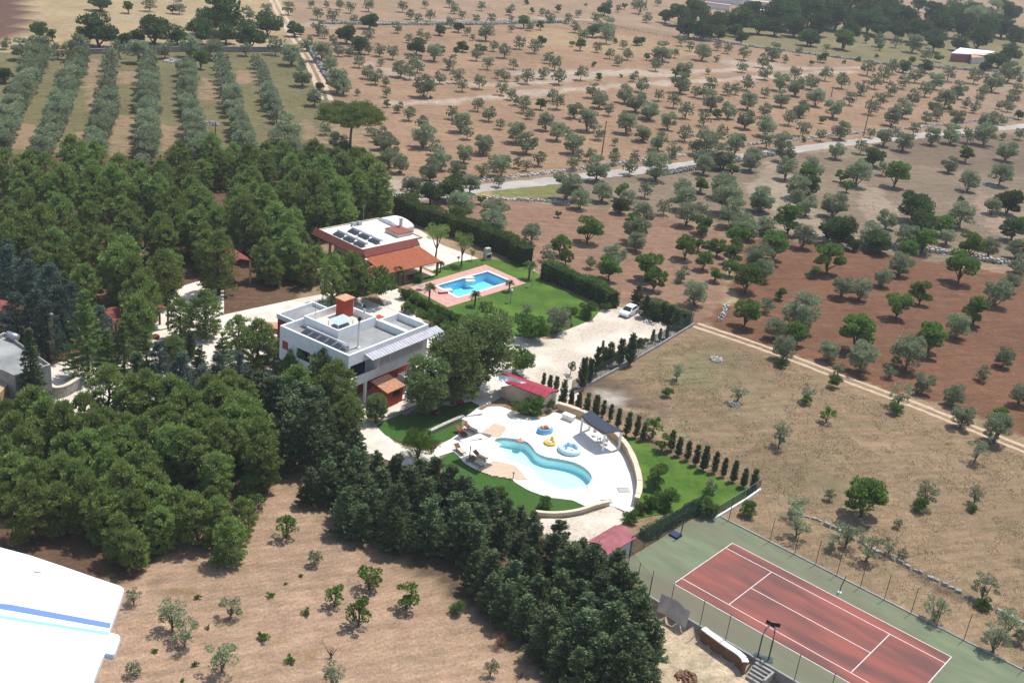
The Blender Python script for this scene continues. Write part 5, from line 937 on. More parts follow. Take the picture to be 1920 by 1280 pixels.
TREES = """@stone pine wood top orchard|A 600 160 5.82
o 975 300 140;o 855 235 110;f 735 195 80;o 1110 400 150;o 1135 530 250;o 1445 290 130;o 1540 390 200;o 1610 510 130;o 1725 205 130;o 1785 640 190;o 1575 740 170;o 1270 670 150;o 1320 800 200;o 1210 900 240;o 1500 940 190;o 1780 920 160;o 650 520 160;o 690 590 190;o 750 670 210;o 760 780 200;o 880 850 180;o 210 600 200;o 60 470 120;o 560 480 110;d 300 750 230;d 420 770 200;o 530 870 140;o 1000 1110 220;d 1210 1180 270;d 1430 1120 300;o 1640 1070 200
@|B 900 160 5.82
o 245 30 130;o 340 95 110;o 395 150 110;o 500 170 120;o 480 230 120;o 545 300 110;o 20 190 60;o 100 300 150;o 225 420 100;f 670 195 120;o 795 100 120;o 850 170 150;o 725 390 170;o 1040 260 165;o 1180 370 210;o 1235 50 150;o 1310 145 170;o 1410 260 120;o 1590 90 170;o 1710 170 200;o 1840 260 150;o 1610 390 220;o 1775 510 170;o 400 510 200;o 510 610 220;o 650 790 150;o 60 640 150;o 850 500 170;o 960 500 90;o 1030 620 210;o 1305 510 140;o 1475 610 80;f 1475 710 70;o 1470 790 130;o 1080 750 110;o 1205 750 130;o 1010 850 130;o 1695 760 110;o 1640 880 160;o 240 870 220;o 150 820 120;o 420 840 110;o 510 870 110;o 1290 900 240;o 205 1040 120;o 960 1080 300;o 1340 1150 200;f 1540 1140 180;o 1810 1130 160;o 1100 1230 200;o 1620 1230 180
@|C 1200 80 5.82
o 25 450 150;o 20 620 90;o 110 730 190;o 210 570 110;o 375 620 150;o 315 850 165;o 510 730 160;o 455 430 200;o 490 280 170;f 395 320 110;o 745 310 60;o 610 530 110;o 700 540 120;o 775 440 150;o 790 620 200;o 960 500 120;o 1055 500 110;o 1180 430 150;o 1125 250 120;o 1355 190 140;o 1375 320 140;o 1700 330 140;o 1540 420 170;o 1710 480 170;o 1370 540 100;o 1190 630 170;o 1555 600 165;o 1365 730 150;o 1160 830 180;o 1760 710 170;o 1640 810 150;o 1380 900 200;o 1790 930 150;s 1790 1060 60;o 975 730 165;f 850 770 110;o 705 820 150;o 500 980 160;o 50 980 130;o 210 1060 190;o 370 1160 160;o 900 960 130;o 740 1080 260;o 580 1140 130;o 1050 1100 220;o 1390 1060 150;o 1560 1070 190;o 1590 1180 200;o 1240 1230 180;o 900 1230 250;o 680 1250 180;o 130 1220 150;o 180 130 120;o 180 230 130;o 260 80 200;o 385 110 90;o 690 90 170;o 840 170 70;o 550 30 100;o 855 30 90;o 965 60 100;o 1145 110 130;o 1460 90 170;o 1590 170 80;f 75 150 70;o 1740 90 80;o 1835 400 80;o 1840 590 70
@|D 1500 60 4.571
o 590 300 120;o 730 350 120;o 225 350 110;o 110 420 120;o 370 410 120;o 145 550 140;o 300 640 160;o 435 560 110;o 535 470 120;o 650 420 110;o 790 480 110;o 895 420 110;o 700 570 120;o 620 640 115;o 895 640 150;o 800 720 140;o 30 650 100;o 805 290 110;d 895 295 110;f 965 240 60;d 1080 290 120;o 1000 360 120;o 1170 410 130;o 1085 480 120;o 980 550 120;o 1280 350 120;o 1505 370 120;o 1665 420 150;o 1800 340 150;o 1890 400 70;o 1365 490 130;o 1255 560 150;o 1570 500 100;o 1540 570 80;o 1860 490 110;o 1825 550 120;o 1715 620 70;o 1790 630 90;o 1170 630 130;o 1090 730 90;o 1185 700 100;o 1430 600 80;o 1500 640 90;f 1285 650 60;o 1350 730 130;o 1620 750 150;o 1740 750 80;d 1880 710 80;s 190 760 60;o 185 880 90;o 360 830 150;o 610 860 80;o 825 850 70;o 985 820 100;o 1280 820 60;o 730 900 130;o 530 980 110;o 320 1010 130;o 900 930 150;o 1140 890 130;o 1310 870 150;o 1450 880 120;o 1600 860 180;o 1890 870 90;o 1740 890 60;d 640 1060 190;f 1435 1040 130;o 1780 1010 160;d 75 45 150;f 380 50 160;o 230 130 60;o 680 60 110;o 830 80 90;o 980 90 140;o 1090 180 100;f 570 60 60;f 690 125 60;s 660 205 40;s 200 220 100;d 1590 300 110;d 1640 240 120;s 1190 225 80;s 500 230 50;s 100 265 50;s 380 255 40
@|E 900 0 4.571
o 15 50 70;o 260 80 80;o 100 150 80;o 270 155 50;f 380 175 110;f 450 90 50;s 400 20 50;o 535 100 60;o 600 140 90;f 670 65 65;o 760 155 80;o 845 115 60;o 1000 150 90;d 1070 75 120;o 1110 15 60;o 1190 70 60;f 1240 50 50;o 1380 50 110;o 1330 30 70;s 905 40 30;o 1435 145 80;o 1525 15 60;o 55 270 130;o 270 240 60;o 430 220 70;f 520 215 70;o 820 225 90;d 970 260 120;o 880 300 110;o 1090 230 150;o 1090 300 120;o 120 390 80;o 215 430 110;o 340 360 100;o 470 390 110;d 530 350 90;f 30 420 70;f 790 370 50;f 865 380 90;o 1010 400 80;d 1350 350 80;f 1390 350 60;s 1160 350 50;o 1230 380 70;o 1270 460 90;o 1115 455 80;o 1185 515 80;o 1730 340 90;o 70 535 100;o 290 545 80;o 570 480 60;o 600 490 90;o 645 530 120;s 980 550 50;s 1020 660 65;o 870 620 110;o 680 650 120;o 545 620 95;o 410 650 115;o 320 670 50;o 155 630 70;o 215 640 90;s 1210 650 35;o 1320 650 80
@|F 560 0 5.333
o 125 40 70;o 190 130 110;o 280 40 60;o 340 150 130;o 415 40 90;o 520 70 100;o 555 190 80;o 700 50 110;d 715 200 180;o 1040 60 100;o 1265 40 70;o 1115 140 90;o 1195 180 90;o 1320 150 100;o 1510 20 90;o 1560 80 90;o 1635 140 80;o 1775 180 80;d 15 300 90;o 205 270 140;o 260 330 90;d 480 340 190;o 700 350 120;d 610 450 180;o 350 390 90;o 80 430 130;o 230 500 190;o 400 490 120;o 510 500 100;o 700 490 90;o 810 490 120;o 945 520 120;o 990 270 100;o 1105 380 80;o 1220 330 80;o 1290 360 70;d 1415 300 110;d 1600 270 110;o 1690 310 80;o 1740 370 60;d 1180 460 180;o 1360 520 150;f 1430 500 80;o 1520 220 100;d 1640 460 120;f 1575 510 70;o 1780 540 110;f 1800 480 80;o 605 610 110;o 320 630 150;o 690 710 130;o 770 760 140;o 870 810 90;o 390 790 220;o 450 860 150;o 1020 680 150;o 1130 600 130;o 1190 640 140;o 1115 730 110;o 820 620 70;o 1260 850 200;o 1415 770 110;o 1590 750 140;o 1640 850 110;o 1810 810 130;o 1510 620 130;o 880 920 90;s 1325 975 40;o 40 760 170;o 40 620 90;d 210 860 90;o 160 980 140;o 590 920 60
@|L 0 0 2.977
o 220 270 110;o 200 320 110;o 170 380 110;o 160 440 110;o 120 490 110;o 85 545 110;o 70 600 110;o 50 670 110;o 30 730 100;o 10 800 90;o 430 260 110;o 435 320 100;o 420 390 100;o 375 460 110;o 360 520 110;o 335 590 110;o 320 650 110;o 290 710 110;o 250 770 110;o 220 830 110;o 620 310 80;o 612 370 80;o 615 425 60;o 595 510 110;o 600 580 110;o 575 650 110;o 560 710 110;o 535 770 110;o 530 830 110;o 830 290 70;o 830 340 80;o 825 395 100;o 830 450 110;o 825 510 110;o 815 555 100;o 830 620 110;o 820 690 110;o 825 750 110;o 820 800 110;o 830 850 90;o 1040 360 90;o 1050 425 90;o 1045 490 90;o 1035 560 90;o 1070 610 90;o 1080 680 110;o 1090 740 100;o 1100 800 110;o 1110 850 90;o 1200 270 90;o 1235 330 70;o 1245 395 80;o 1265 440 80;o 1270 490 80;o 1295 530 100;o 1310 590 90;o 1330 660 100;o 1350 720 100;o 1370 790 120;o 1430 340 60;o 1465 390 60;o 1475 430 60;o 1500 500 90;o 1515 550 90;o 1545 630 80;o 1610 710 110;o 1560 800 130;o 1650 830 130;o 1630 300 90;o 1755 540 70;d 545 160 200;f 220 170 100;f 290 190 60;d 460 180 80;f 715 38 60;o 835 20 60;f 960 45 50;o 1000 35 60;d 1230 70 250;d 860 160 170;d 990 190 120;d 1120 170 150;d 1260 180 130;d 1400 190 160;d 1495 125 150;d 1645 160 90;d 690 225 100;d 765 200 80;o 320 280 70;o 120 270 90;d 20 420 90;o 30 240 50;d 560 0 120;o 660 270 80;o 770 280 100;o 920 270 80;o 1060 250 100;o 1370 270 60;f 1120 330 90;o 1540 250 80;o 1390 70 60;o 1490 45 50;o 1610 40 60
@|G 700 280 4.74
o 770 480 230;f 750 590 180;o 1080 540 230;o 1060 660 220;f 960 440 80;f 1645 570 60;o 1410 740 160;o 1265 780 60;f 1665 840 180;f 1715 950 130;o 1560 920 130;n 575 750 210;n 800 830 180;n 880 920 60;f 320 440 160
@|H 1060 280 4.74
o 820 150 210;o 1240 130 150;o 1420 90 150;o 1660 100 160;f 1490 175 110;f 1210 300 140;o 1050 350 170;o 1060 430 190;o 880 510 120;o 1090 570 190;o 1210 540 130;o 700 560 180;f 600 620 120;o 630 700 220;o 640 810 160;f 1230 660 150;f 1215 720 100;o 1410 310 210;o 1450 430 250;o 1500 560 230;o 1740 450 180;o 1580 650 200;o 1640 700 180;f 1540 760 180;f 1530 830 130;f 1500 930 160;f 1470 1040 150;o 1800 670 130;f 1340 1100 130;f 1630 1120 260;o 1720 960 230;o 1770 1060 180;f 1080 860 200;f 1190 840 120;f 1360 860 160;f 1240 980 160;f 1290 870 120;o 1040 1100 130;f 210 690 240;o 440 940 190;f 400 1040 210;o 230 1000 100;f 740 1010 250;f 800 1140 200;o 1160 1270 200;d 490 500 150
@|I 1420 260 3.84
o 215 210 140;o 400 200 150;f 360 240 110;d 385 330 150;o 300 340 160;o 300 420 130;o 360 480 130;o 40 430 160;f 240 570 200;o 50 620 120;o 340 700 150;f 130 760 210;f 610 260 90;o 730 240 170;f 650 340 80;o 560 460 180;f 1010 250 170;o 910 210 90;o 1390 180 110;o 1530 300 130;o 1760 250 150;o 1700 480 110;d 1820 450 190;d 1140 480 240;d 1190 610 180;f 1340 610 150;o 940 570 130;o 1480 540 170;d 600 650 250;o 840 680 180;d 890 740 180;o 1090 700 160;f 1210 720 180;o 1370 700 110;f 1540 750 190;d 1850 650 180;o 1880 780 150;o 1680 780 120;o 1890 900 120;f 520 850 210;f 410 950 90;o 1040 890 160;o 910 990 130;f 1480 910 220;f 1190 1100 160;f 170 1110 90;o 620 1060 150;o 750 1080 140;o 1740 1100 180;o 1840 1030 120;f 1090 790 140;d 700 760 100;s 1470 430 50
@|J 1280 430 2.977
f 360 460 150;o 470 420 80;o 520 550 110;o 670 460 190;f 640 570 130;o 570 660 120;s 550 740 70;f 1210 420 140;f 1640 450 150;o 1540 530 130;f 980 570 190;o 820 670 110;o 1010 710 150;f 1390 600 170;o 1270 680 180;o 870 780 70;s 850 850 80;o 1160 790 70;o 1350 850 110;o 1215 920 130;s 1190 1000 80;o 1520 920 110;f 1775 1030 90;o 1570 1040 120;o 1760 1110 150;o 1800 710 100;o 1680 800 80;o 1890 920 110;o 315 910 100;o 695 910 90;s 690 955 60;f 810 1030 90;o 550 1150 120;o 1650 1230 120;o 1880 230 80
@|K 1060 480 4.74
o 1000 1030 140;s 910 1210 100
@|Q 1280 850 2.977
f 1020 230 230;o 1370 220 130;s 1330 290 90;o 1640 230 100;s 1620 300 60;o 825 230 60;o 1205 390 50;o 640 290 120;o 650 390 150;s 370 310 100;o 930 440 160;o 1050 520 150;o 840 490 90;o 1160 520 90;o 1230 560 60;o 1690 740 140;s 1680 830 90;o 1430 860 140;o 1830 940 150;o 1750 1030 150;o 1890 1020 80
@|M 0 850 2.977
f 1600 400 130;f 1210 590 100;o 1760 580 80;o 1290 850 130;o 960 900 180;o 1030 1000 150;o 1240 1130 180;o 745 800 90;o 745 1200 80;w 865 1100 50;w 1105 800 50;w 1510 790 55;w 1710 885 70;w 1470 1025 90;w 1620 1150 80;w 1090 1175 50;w 1160 970 40;w 1680 680 35;w 1595 725 30;w 1020 1265 40;f 1870 790 120;o 1860 1240 150;x 1850 1080 150
@|N 640 850 2.977
f 160 680 150;f 370 790 150;f 100 880 160;s 650 860 90;r 890 1035 110;o 835 1200 90;x 1010 1190 140
@|P1 0 260 4.74
p 60 270 200;p 260 230 180;p 240 370 220;p 410 300 170;p 560 400 200;p 430 450 180;p 180 490 170;p 650 180 220;p 840 190 170;p 720 300 170;p 830 330 190;p 1060 280 200;p 1000 400 200;p 820 460 210;p 780 530 180;p 1240 460 220;o 1270 200 150;p 1260 320 160;p 1590 180 190;p 1430 390 200;p 1400 510 200;p 1640 380 180;p 1800 300 150;p 1700 480 180;p 530 640 200;p 800 690 160;p 980 650 160;p 1090 640 170;p 1160 710 190;p 1150 830 210;p 1540 600 220;p 1680 590 170;p 1790 580 200;p 1420 830 200;p 1480 900 180;p 1560 760 200;p 1740 800 220;p 60 640 130;p 260 680 220;p 90 770 220;p 360 800 220;p 80 930 230;p 280 960 220;p 650 860 200;p 800 900 150;p 500 960 220;p 1060 960 180;p 950 980 200;p 720 1020 200;p 570 1120 200;p 1830 980 180;p 1500 1120 260;p 1130 1120 260;p 330 1110 180;p 1850 680 150;b 70 1120 220;b 250 1200 200
@|P2 340 260 4.74
p 270 100 150;p 460 130 130;e 200 260 160;p 340 260 160;p 420 240 150;p 560 350 150;p 600 230 180;p 760 170 160;p 740 310 200;p 900 200 180;p 980 290 170;p 1180 170 180;p 1070 230 150;p 1380 220 180;p 1530 260 200;p 1250 370 240;p 1030 420 200;p 1440 330 200;p 1660 330 230;p 1740 450 220;p 1560 470 220;p 1380 560 230;p 1180 540 250;p 1240 660 200;p 900 510 180;p 1040 560 150;p 620 430 200;p 640 560 200;p 500 480 160;p 520 640 230;p 740 640 230;p 560 750 250;p 840 740 240;p 960 830 200;p 330 780 220;p 160 800 200;p 1000 750 150;p 740 1050 260;p 820 1150 200;p 330 1080 380;p 960 980 230;p 1010 1100 200;p 1200 1080 230;p 1120 1160 200;d 1500 1110 240;p 1350 1230 300;p 200 900 180;p 1790 560 150;p 1460 690 170;p 1080 940 150;p 700 880 180
@|P3 0 480 4.74
p 760 250 220;p 620 200 150;p 1050 150 300;p 1180 210 250;p 1460 170 330;p 1250 400 260;p 1230 560 280;p 1600 540 250;p 1820 470 320;b 450 330 260;b 90 180 250;b 270 230 200;b 150 600 280;b 330 600 300;b 530 540 300;b 640 500 250;b 420 700 280;b 900 680 260;b 560 650 200;e 770 750 400;e 960 900 230;e 1100 850 250;v 285 1120 330;e 1300 900 250;y 1560 800 180;c 1700 800 80;e 1780 980 200;b 1420 1000 250;b 1600 1050 200;k 1230 1000 200
@|P4 300 560 4.74
p 700 280 260;p 880 350 330;p 1080 480 220;p 1230 560 260;p 1150 620 200;p 1470 640 330;p 1560 780 330;p 1220 790 280;p 1400 860 200;p 1680 1000 220;y 110 450 180;c 270 440 80;e 330 600 170;e 560 560 250;b 700 680 200;b 520 680 200;k 880 800 220;k 950 880 250;k 1050 900 250;k 1250 960 300;k 1380 1020 300;k 1180 1080 300;k 1450 1150 260;k 800 740 150;b 380 780 200;b 200 700 200;f 890 560 150;p 100 850 200;p 600 800 260;p 740 900 220;p 260 1000 350;p 500 1000 350;p 700 1050 350;p 100 1100 250;p 350 1150 300;p 600 1150 300;p 850 1150 260;p 620 900 250;p 430 880 250
@|P5 0 700 4.74
p 960 130 330;p 1180 200 300;p 1300 160 250;p 1520 200 230;p 300 310 260;p 420 420 250;p 80 420 200;p 150 580 320;p 560 500 330;p 750 390 230;p 940 470 280;p 820 560 260;p 1130 500 200;p 1280 560 260;p 1430 450 280;p 1530 560 250;p 1750 560 300;p 200 700 300;p 60 780 250;p 590 690 270;p 780 700 250;p 960 640 250;p 1130 660 230;p 1500 680 250;p 1740 700 260;p 130 880 250;p 300 960 300;p 540 900 280;p 700 980 280;p 970 880 300;p 1280 800 280;p 1080 1060 350;p 1350 1010 250;p 180 1060 150;p 50 1090 150;p 230 1200 330;p 520 1160 250;p 780 1130 260;p 900 1230 250;p 1220 1240 250
@|P6 200 780 4.74
p 1150 100 330;p 1330 250 330;p 1380 380 260;p 1000 250 300;p 970 500 240;p 930 720 150;p 1000 900 220;p 1200 860 200;p 1100 1060 230;p 660 300 260;p 280 870 200;p 80 920 150;p 250 1150 200;f 100 1220 180;f 1270 620 200;f 1350 740 150;p 120 1050 220;p 800 880 260;p 640 800 260;p 480 960 220;p 420 760 250
@|P7 520 740 4.74
k 150 150 300;k 320 150 300;k 280 350 350;k 100 400 300;k 420 250 200;k 60 250 250;p 600 200 200;k 690 430 200;k 560 600 250;k 480 690 200;k 700 700 300;k 880 620 180;k 920 830 260;k 650 870 250;k 1070 720 240;k 1270 720 220;k 1180 850 300;k 1400 750 260;k 1540 830 260;k 1650 880 250;k 1330 950 280;k 1580 1050 280;k 1060 1050 300;k 850 1000 250;k 620 1010 250;k 1350 1150 300;k 1640 1180 300;k 1780 1050 220;k 450 760 220;k 300 800 200;k 1050 1180 250;k 760 1130 200;l 1260 430 360;y 880 100 190
@|P8 860 900 4.74
k 60 120 220;k 260 230 250;f 370 130 150;k 430 320 200;k 550 300 130;k 660 390 170;k 180 380 260;k 150 560 260;k 60 500 250;k 380 470 200;k 540 640 250;k 680 560 230;k 880 540 230;k 850 660 260;k 1090 660 180;k 1250 780 200;k 280 830 280;k 150 800 200;k 640 770 230;k 1000 760 300;k 1180 820 300;k 1400 830 260;k 720 1000 260;k 500 900 250;k 430 1080 250;k 900 1030 280;k 1080 1060 260;k 1250 1020 260;k 1420 960 300;k 1530 1000 260;k 1600 1120 240;k 1350 1150 260;k 600 1180 260;k 850 1200 280;k 1130 1200 300;k 1500 1210 280;k 300 1000 220
@|N2 640 850 2.977
k 1150 1000 200;k 1350 1050 250;k 1500 1000 260;k 1650 950 220;k 1740 1040 150;k 1600 1150 260;k 1700 1180 150;k 1450 1180 220;k 1250 1130 180;k 1330 1240 200;k 1560 1270 200;s 720 235 0;s 1140 275 85
@|R 640 430 2.977
y 640 730 320;y 790 640 330;y 480 850 250;s 1000 740 170;s 1045 545 180;s 1100 570 130;o 1215 500 130;f 1270 470 100;s 1380 450 110;o 1035 445 60;s 1480 430 60;s 1080 970 150;s 1000 1000 100;s 1150 980 80;s 200 320 220;s 120 250 150;p 60 230 200;s 60 340 180;s 350 360 70;s 400 385 70;s 450 410 70;s 500 430 70;s 550 455 70;s 600 480 70;s 650 500 70;s 700 520 80;s 760 510 90;s 830 550 80;s 470 480 110;s 540 520 110;s 600 560 110;s 380 430 90;q 320 240 90;q 555 195 50;q 495 335 80;q 750 370 75;q 940 300 60;q 1055 210 85;z 1285 765 70;c 1500 700 60;c 1560 695 60;c 1620 680 70;c 1430 745 60;c 1350 810 70;c 1390 790 60;c 1460 650 22;c 1465 720 50;f 1685 625 55;c 1740 600 30;c 1780 590 30;c 1820 575 30;c 1130 840 30;c 1165 860 40;c 1200 870 45;c 1240 920 55;k 1655 370 90;k 1700 430 80;k 1760 455 70;k 1800 450 60;k 1840 470 70;k 1880 490 80;c 1285 940 34;s 1520 410 60;s 430 270 60;s 390 270 50
@|S 1040 700 4.74
c 150 230 50;c 215 260 60;c 290 280 70;c 370 300 75;c 435 320 50;c 500 355 50;c 570 400 60;c 655 455 75;c 735 485 65;c 795 520 60;c 1045 600 65;c 1110 650 65;c 1190 690 65;c 1265 735 65;c 1340 760 80;c 1430 800 65;c 1510 840 60;c 1600 880 65;c 1690 930 65;c 1775 950 75;f 880 480 170;f 970 600 170;f 910 890 210;o 1390 1000 110;s 1000 1110 230;s 1370 1190 200;s 850 1150 150;s 1220 1170 150;s 680 1260 150;s 760 1200 120
@|T 1200 0 2.667
d 130 80 70;d 200 70 120;d 280 60 130;d 370 110 140;d 320 150 100;d 250 130 120;d 450 100 100;d 520 90 150;d 600 120 100;d 660 80 130;d 740 80 150;d 850 60 160;d 900 120 120;d 990 80 170;d 1080 100 110;d 1150 100 130;d 1240 80 130;d 1330 90 130;d 1400 150 130;d 1500 120 130;d 1560 100 100;d 1620 130 130;d 1700 180 130;d 1480 200 120;d 1600 210 90;d 1820 130 120;d 1880 180 100;d 1860 260 100;d 1800 300 80;o 1750 60 130;o 1680 90 120;d 1850 60 140;d 700 30 100;d 860 20 150;d 1010 20 120;d 1280 30 90;d 1400 20 80;o 1600 30 110;d 1800 10 80;d 860 190 80;d 510 185 70;f 1030 195 90;d 950 30 140;d 800 30 130;d 1120 40 140;d 1230 30 120;d 1560 60 120;d 1480 60 120;d 1740 130 120;d 560 60 110;d 480 150 70;d 400 160 80;d 680 130 100;d 780 130 110;d 1050 150 100;d 1200 130 110;d 1290 150 100;d 1660 60 110
@|V 0 0 1
u 659 207 124"""
# ------------------------------------------------------------------ plants: unit-width prototypes shared by their copies
def leafmesh(name, C_, ax, L_, W_, mt, extra=None):
    """C_ centres (n,3), ax long axes (n,3), L_,W_ sizes: one small pointed leaf blade per row"""
    n_ = len(C_); r = nr.normal(size=(n_, 3)); b_ = np.cross(ax, r); b_ /= np.linalg.norm(b_, axis=1)[:, None]+1e-9
    a_ = ax/np.linalg.norm(ax, axis=1)[:, None]; L_ = np.broadcast_to(L_, n_)[:, None]; W_ = np.broadcast_to(W_, n_)[:, None]
    nn = np.cross(a_, b_)
    v_ = np.stack([C_-a_*L_/2, C_+b_*W_/2+nn*W_*.2, C_+a_*L_/2, C_-b_*W_/2+nn*W_*.2], 1).reshape(-1, 3)
    me = bpy.data.meshes.new(name); me.vertices.add(n_*4); me.vertices.foreach_set('co', v_.ravel().astype(np.float32)); me.loops.add(n_*4)
    me.loops.foreach_set('vertex_index', np.arange(n_*4, dtype=np.int32)); me.polygons.add(n_); me.polygons.foreach_set('loop_start', np.arange(0, n_*4, 4, dtype=np.int32)); me.update(); me.materials.append(mt)
    return me, v_
def ball(n_): 
    v_ = nr.normal(size=(n_, 3)); return v_/np.linalg.norm(v_, axis=1)[:, None]
def clumps(cents, rads, per, shell=.55, up=0.0, flat=1.0):
    P_, A_ = [], []
    for c, r in zip(cents, rads):
        d = ball(per); 
        if up: d[:, 2] = np.abs(d[:, 2])*up+d[:, 2]*(1-up)
        rr = r*(shell+(1-shell)*nr.random(per))**.7
        p = np.array(c)+d*rr[:, None]*np.array([1, 1, flat]); P_.append(p); A_.append(d+nr.normal(size=(per, 3))*.35+np.array([0, 0, .25]))
    return np.concatenate(P_), np.concatenate(A_)
PR = {}
def trunkmesh(name, limbs, mt):
    m_ = MB()
    for pts, r in limbs: m_.tube(pts, r, 6)
    return m_.mesh(name, mt)
def jitter_line(p0, p1, n_, a): 
    p0, p1 = np.array(p0, float), np.array(p1, float); out = []
    for i in range(n_+1):
        t = i/n_; q_ = p0+(p1-p0)*t
        if 0 < i < n_: q_ = q_+nr.normal(size=3)*a
        out.append(tuple(q_))
    return out
def proto_round(key, mt, bark, H, trunk_h, lobes, per, ls, lw, lobe_r=(.16, .26), sparse=1.0, variants=4, multi=False, flat=.85):
    for v in range(variants):
        cents, rads = [], []
        ch = H-trunk_h; cz = trunk_h+ch*.5
        for i in range(lobes):
            a = 2*PI*(i*.618+rnd.random()*.25); el = rnd.uniform(-.92, 1.0); r = rnd.uniform(*lobe_r); rad = (.5-r*.8)*math.sqrt(max(.1, 1-el*el*.6))*(rnd.uniform(.72, 1.08) if i > 2 else .15)
            cents.append((math.cos(a)*rad, math.sin(a)*rad, cz+el*(ch/2-r*flat*.8))); rads.append(r)
        P_, A_ = clumps(cents, rads, per, .45, .3, flat)
        me, _ = leafmesh(key+'_crown', P_, A_, ls*nr.uniform(.6, 1.3, len(P_)), lw*nr.uniform(.7, 1.3, len(P_)), M[mt])
        limbs = [(jitter_line((0, 0, -.02), (rnd.uniform(-.04, .04), rnd.uniform(-.04, .04), trunk_h*.8), 3, .01), [.045, .035, .03, .028])]
        for c in cents[:6]: limbs.append((jitter_line((0, 0, trunk_h*.65), (c[0]*.85, c[1]*.85, c[2]), 3, .02), [.026, .018, .012, .005]))
        tm = trunkmesh(key+'_trunk', limbs, M[bark])
        # light version for the far ones
        k = nr.random(len(P_)) < min(1, 330/len(P_)); lo, lv = leafmesh(key+'_far', P_[k], A_[k], ls*2.6, lw*2.8, M[mt])
        PR.setdefault(key, []).append(dict(crown=me, trunk=tm, low=lo))
proto_round('o', 'olive1', 'obark', .98, .05, 21, 240, .058, .030, (.15, .23), variants=7)
proto_round('a', 'olive1', 'obark', 1.0, .16, 12, 95, .075, .032, (.12, .22), variants=4)
proto_round('g', 'fig', 'bark', .95, .16, 11, 80, .085, .055, (.12, .2), variants=3)
proto_round('f', 'fig', 'bark', .92, .14, 14, 230, .065, .048, (.15, .24), variants=5)
proto_round('d', 'oak', 'bark', .82, .03, 18, 260, .060, .042, (.17, .25), variants=4)
proto_round('s', 'hedge', 'bark', .75, .0, 11, 220, .07, .04, (.17, .26), variants=4)
proto_round('w', 'bright', 'bark', .45, .0, 7, 60, .16, .05, (.12, .22), variants=2)
proto_round('r', 'deadf', 'bark', .8, .0, 9, 150, .12, .012, (.15, .25), variants=1)
proto_round('l', 'bright', 'bark', .85, .08, 16, 240, .085, .014, (.15, .22), variants=1)
proto_round('y', 'euc', 'obark', 1.35, .08, 46, 260, .050, .028, (.13, .22), variants=3)
proto_round('n', 'pine', 'bark', 1.55, .75, 16, 300, .05, .014, (.15, .24), variants=2)
proto_round('x', 'deadf', 'bark', .9, .15, 5, 40, .08, .01, (.1, .2), variants=1)
def proto_pine(key, mt, H, cz0, puffs, per, variants, wide=.5, sparse_low=.35):
    for v in range(variants):
        cents, rads = [], []; ax_ = rnd.uniform(-.05, .05)
        for i in range(puffs):
            h = 1-rnd.random()**1.05; z = cz0+(H-cz0)*h; prof = (math.sin(PI*min(.95, (.14+.66*(1-h))))**.7 if v % 2 else math.sin(PI*min(.93, (.24+.55*(1-h))))**.45)*wide*.94
            if h > .85: prof = wide*(1.02-h)*2.6+.06
            a = rnd.uniform(0, 2*PI); rr = prof*rnd.uniform(.45, 1.0); r = rnd.uniform(.06, .125)
            cents.append((math.cos(a)*rr+ax_*h, math.sin(a)*rr, z-.06)); rads.append(r)
        P_, A_ = clumps(cents, rads, per, .25, .5, 1.25); A_[:, 2] += .35
        me, _ = leafmesh('pine_crown', P_, A_, .062*nr.uniform(.6, 1.4, len(P_)), .024*nr.uniform(.7, 1.4, len(P_)), M[mt])
        limbs = [(jitter_line((0, 0, -.02), (ax_, 0, H*.93), 6, .018), [.05, .042, .036, .03, .024, .016, .006])]
        for c in cents[::4]: limbs.append((jitter_line((ax_*.5, 0, max(.1, c[2]-.22)), c, 2, .01), [.014, .009, .004]))
        tm = trunkmesh('pine_trunk', limbs, M['bark'])
        k = nr.random(len(P_)) < min(1, 450/len(P_)); lo, _ = leafmesh('pine_far', P_[k], A_[k], .13, .05, M[mt])
        PR.setdefault(key, []).append(dict(crown=me, trunk=tm, low=lo))
proto_pine('p', 'pine', 1.5, .16, 170, 54, 8)
def proto_cone(key, mt, H, W_, sprays, per, variants, droop=.1, ls=.07, lw=.022, power=.8, base=.05, tuft=.11, layers=0):
    for v in range(variants):
        P_, A_ = [], []; limbs = [(jitter_line((0, 0, -.02), (0, 0, H*.96), 4, .004), [.035, .03, .024, .015, .004])]
        for i in range(sprays):
            h = rnd.random()**1.15
            if layers: h = (int(h*layers)+.5+rnd.uniform(-.12, .12))/layers
            z = base*H+(H*(1-base))*h; R_ = W_*.5*(1-h)**power*rnd.uniform(.72, 1.1)+.02; a = rnd.uniform(0, 2*PI)
            dirn = np.array([math.cos(a), math.sin(a), 0]); tip = dirn*R_+np.array([0, 0, z+(.10-droop*2*R_)]); 
            t_ = nr.random(per)**.6; ctr = np.array([0, 0, z]); p = ctr+(tip-ctr)*t_[:, None]*1.0+nr.normal(size=(per, 3))*tuft*.32*(1.1-.5*t_[:, None])*np.array([1, 1, .55])
            P_.append(p); A_.append(np.tile(dirn+np.array([0, 0, .45-droop]), (per, 1))+nr.normal(size=(per, 3))*.35)
            if i % 6 == 0: limbs.append(([tuple(ctr-np.array([0, 0, .03])), tuple(ctr+(tip-ctr)*.8)], [.01, .003]))
        P_ = np.concatenate(P_); A_ = np.concatenate(A_)
        me, _ = leafmesh(key+'_crown', P_, A_, ls*nr.uniform(.6, 1.3, len(P_)), lw*nr.uniform(.7, 1.3, len(P_)), M[mt]); tm = trunkmesh(key+'_trunk', limbs, M['bark'])
        k = nr.random(len(P_)) < min(1, 400/len(P_)); lo, _ = leafmesh(key+'_far', P_[k], A_[k], ls*2, lw*2.6, M[mt])
        PR.setdefault(key, []).append(dict(crown=me, trunk=tm, low=lo))
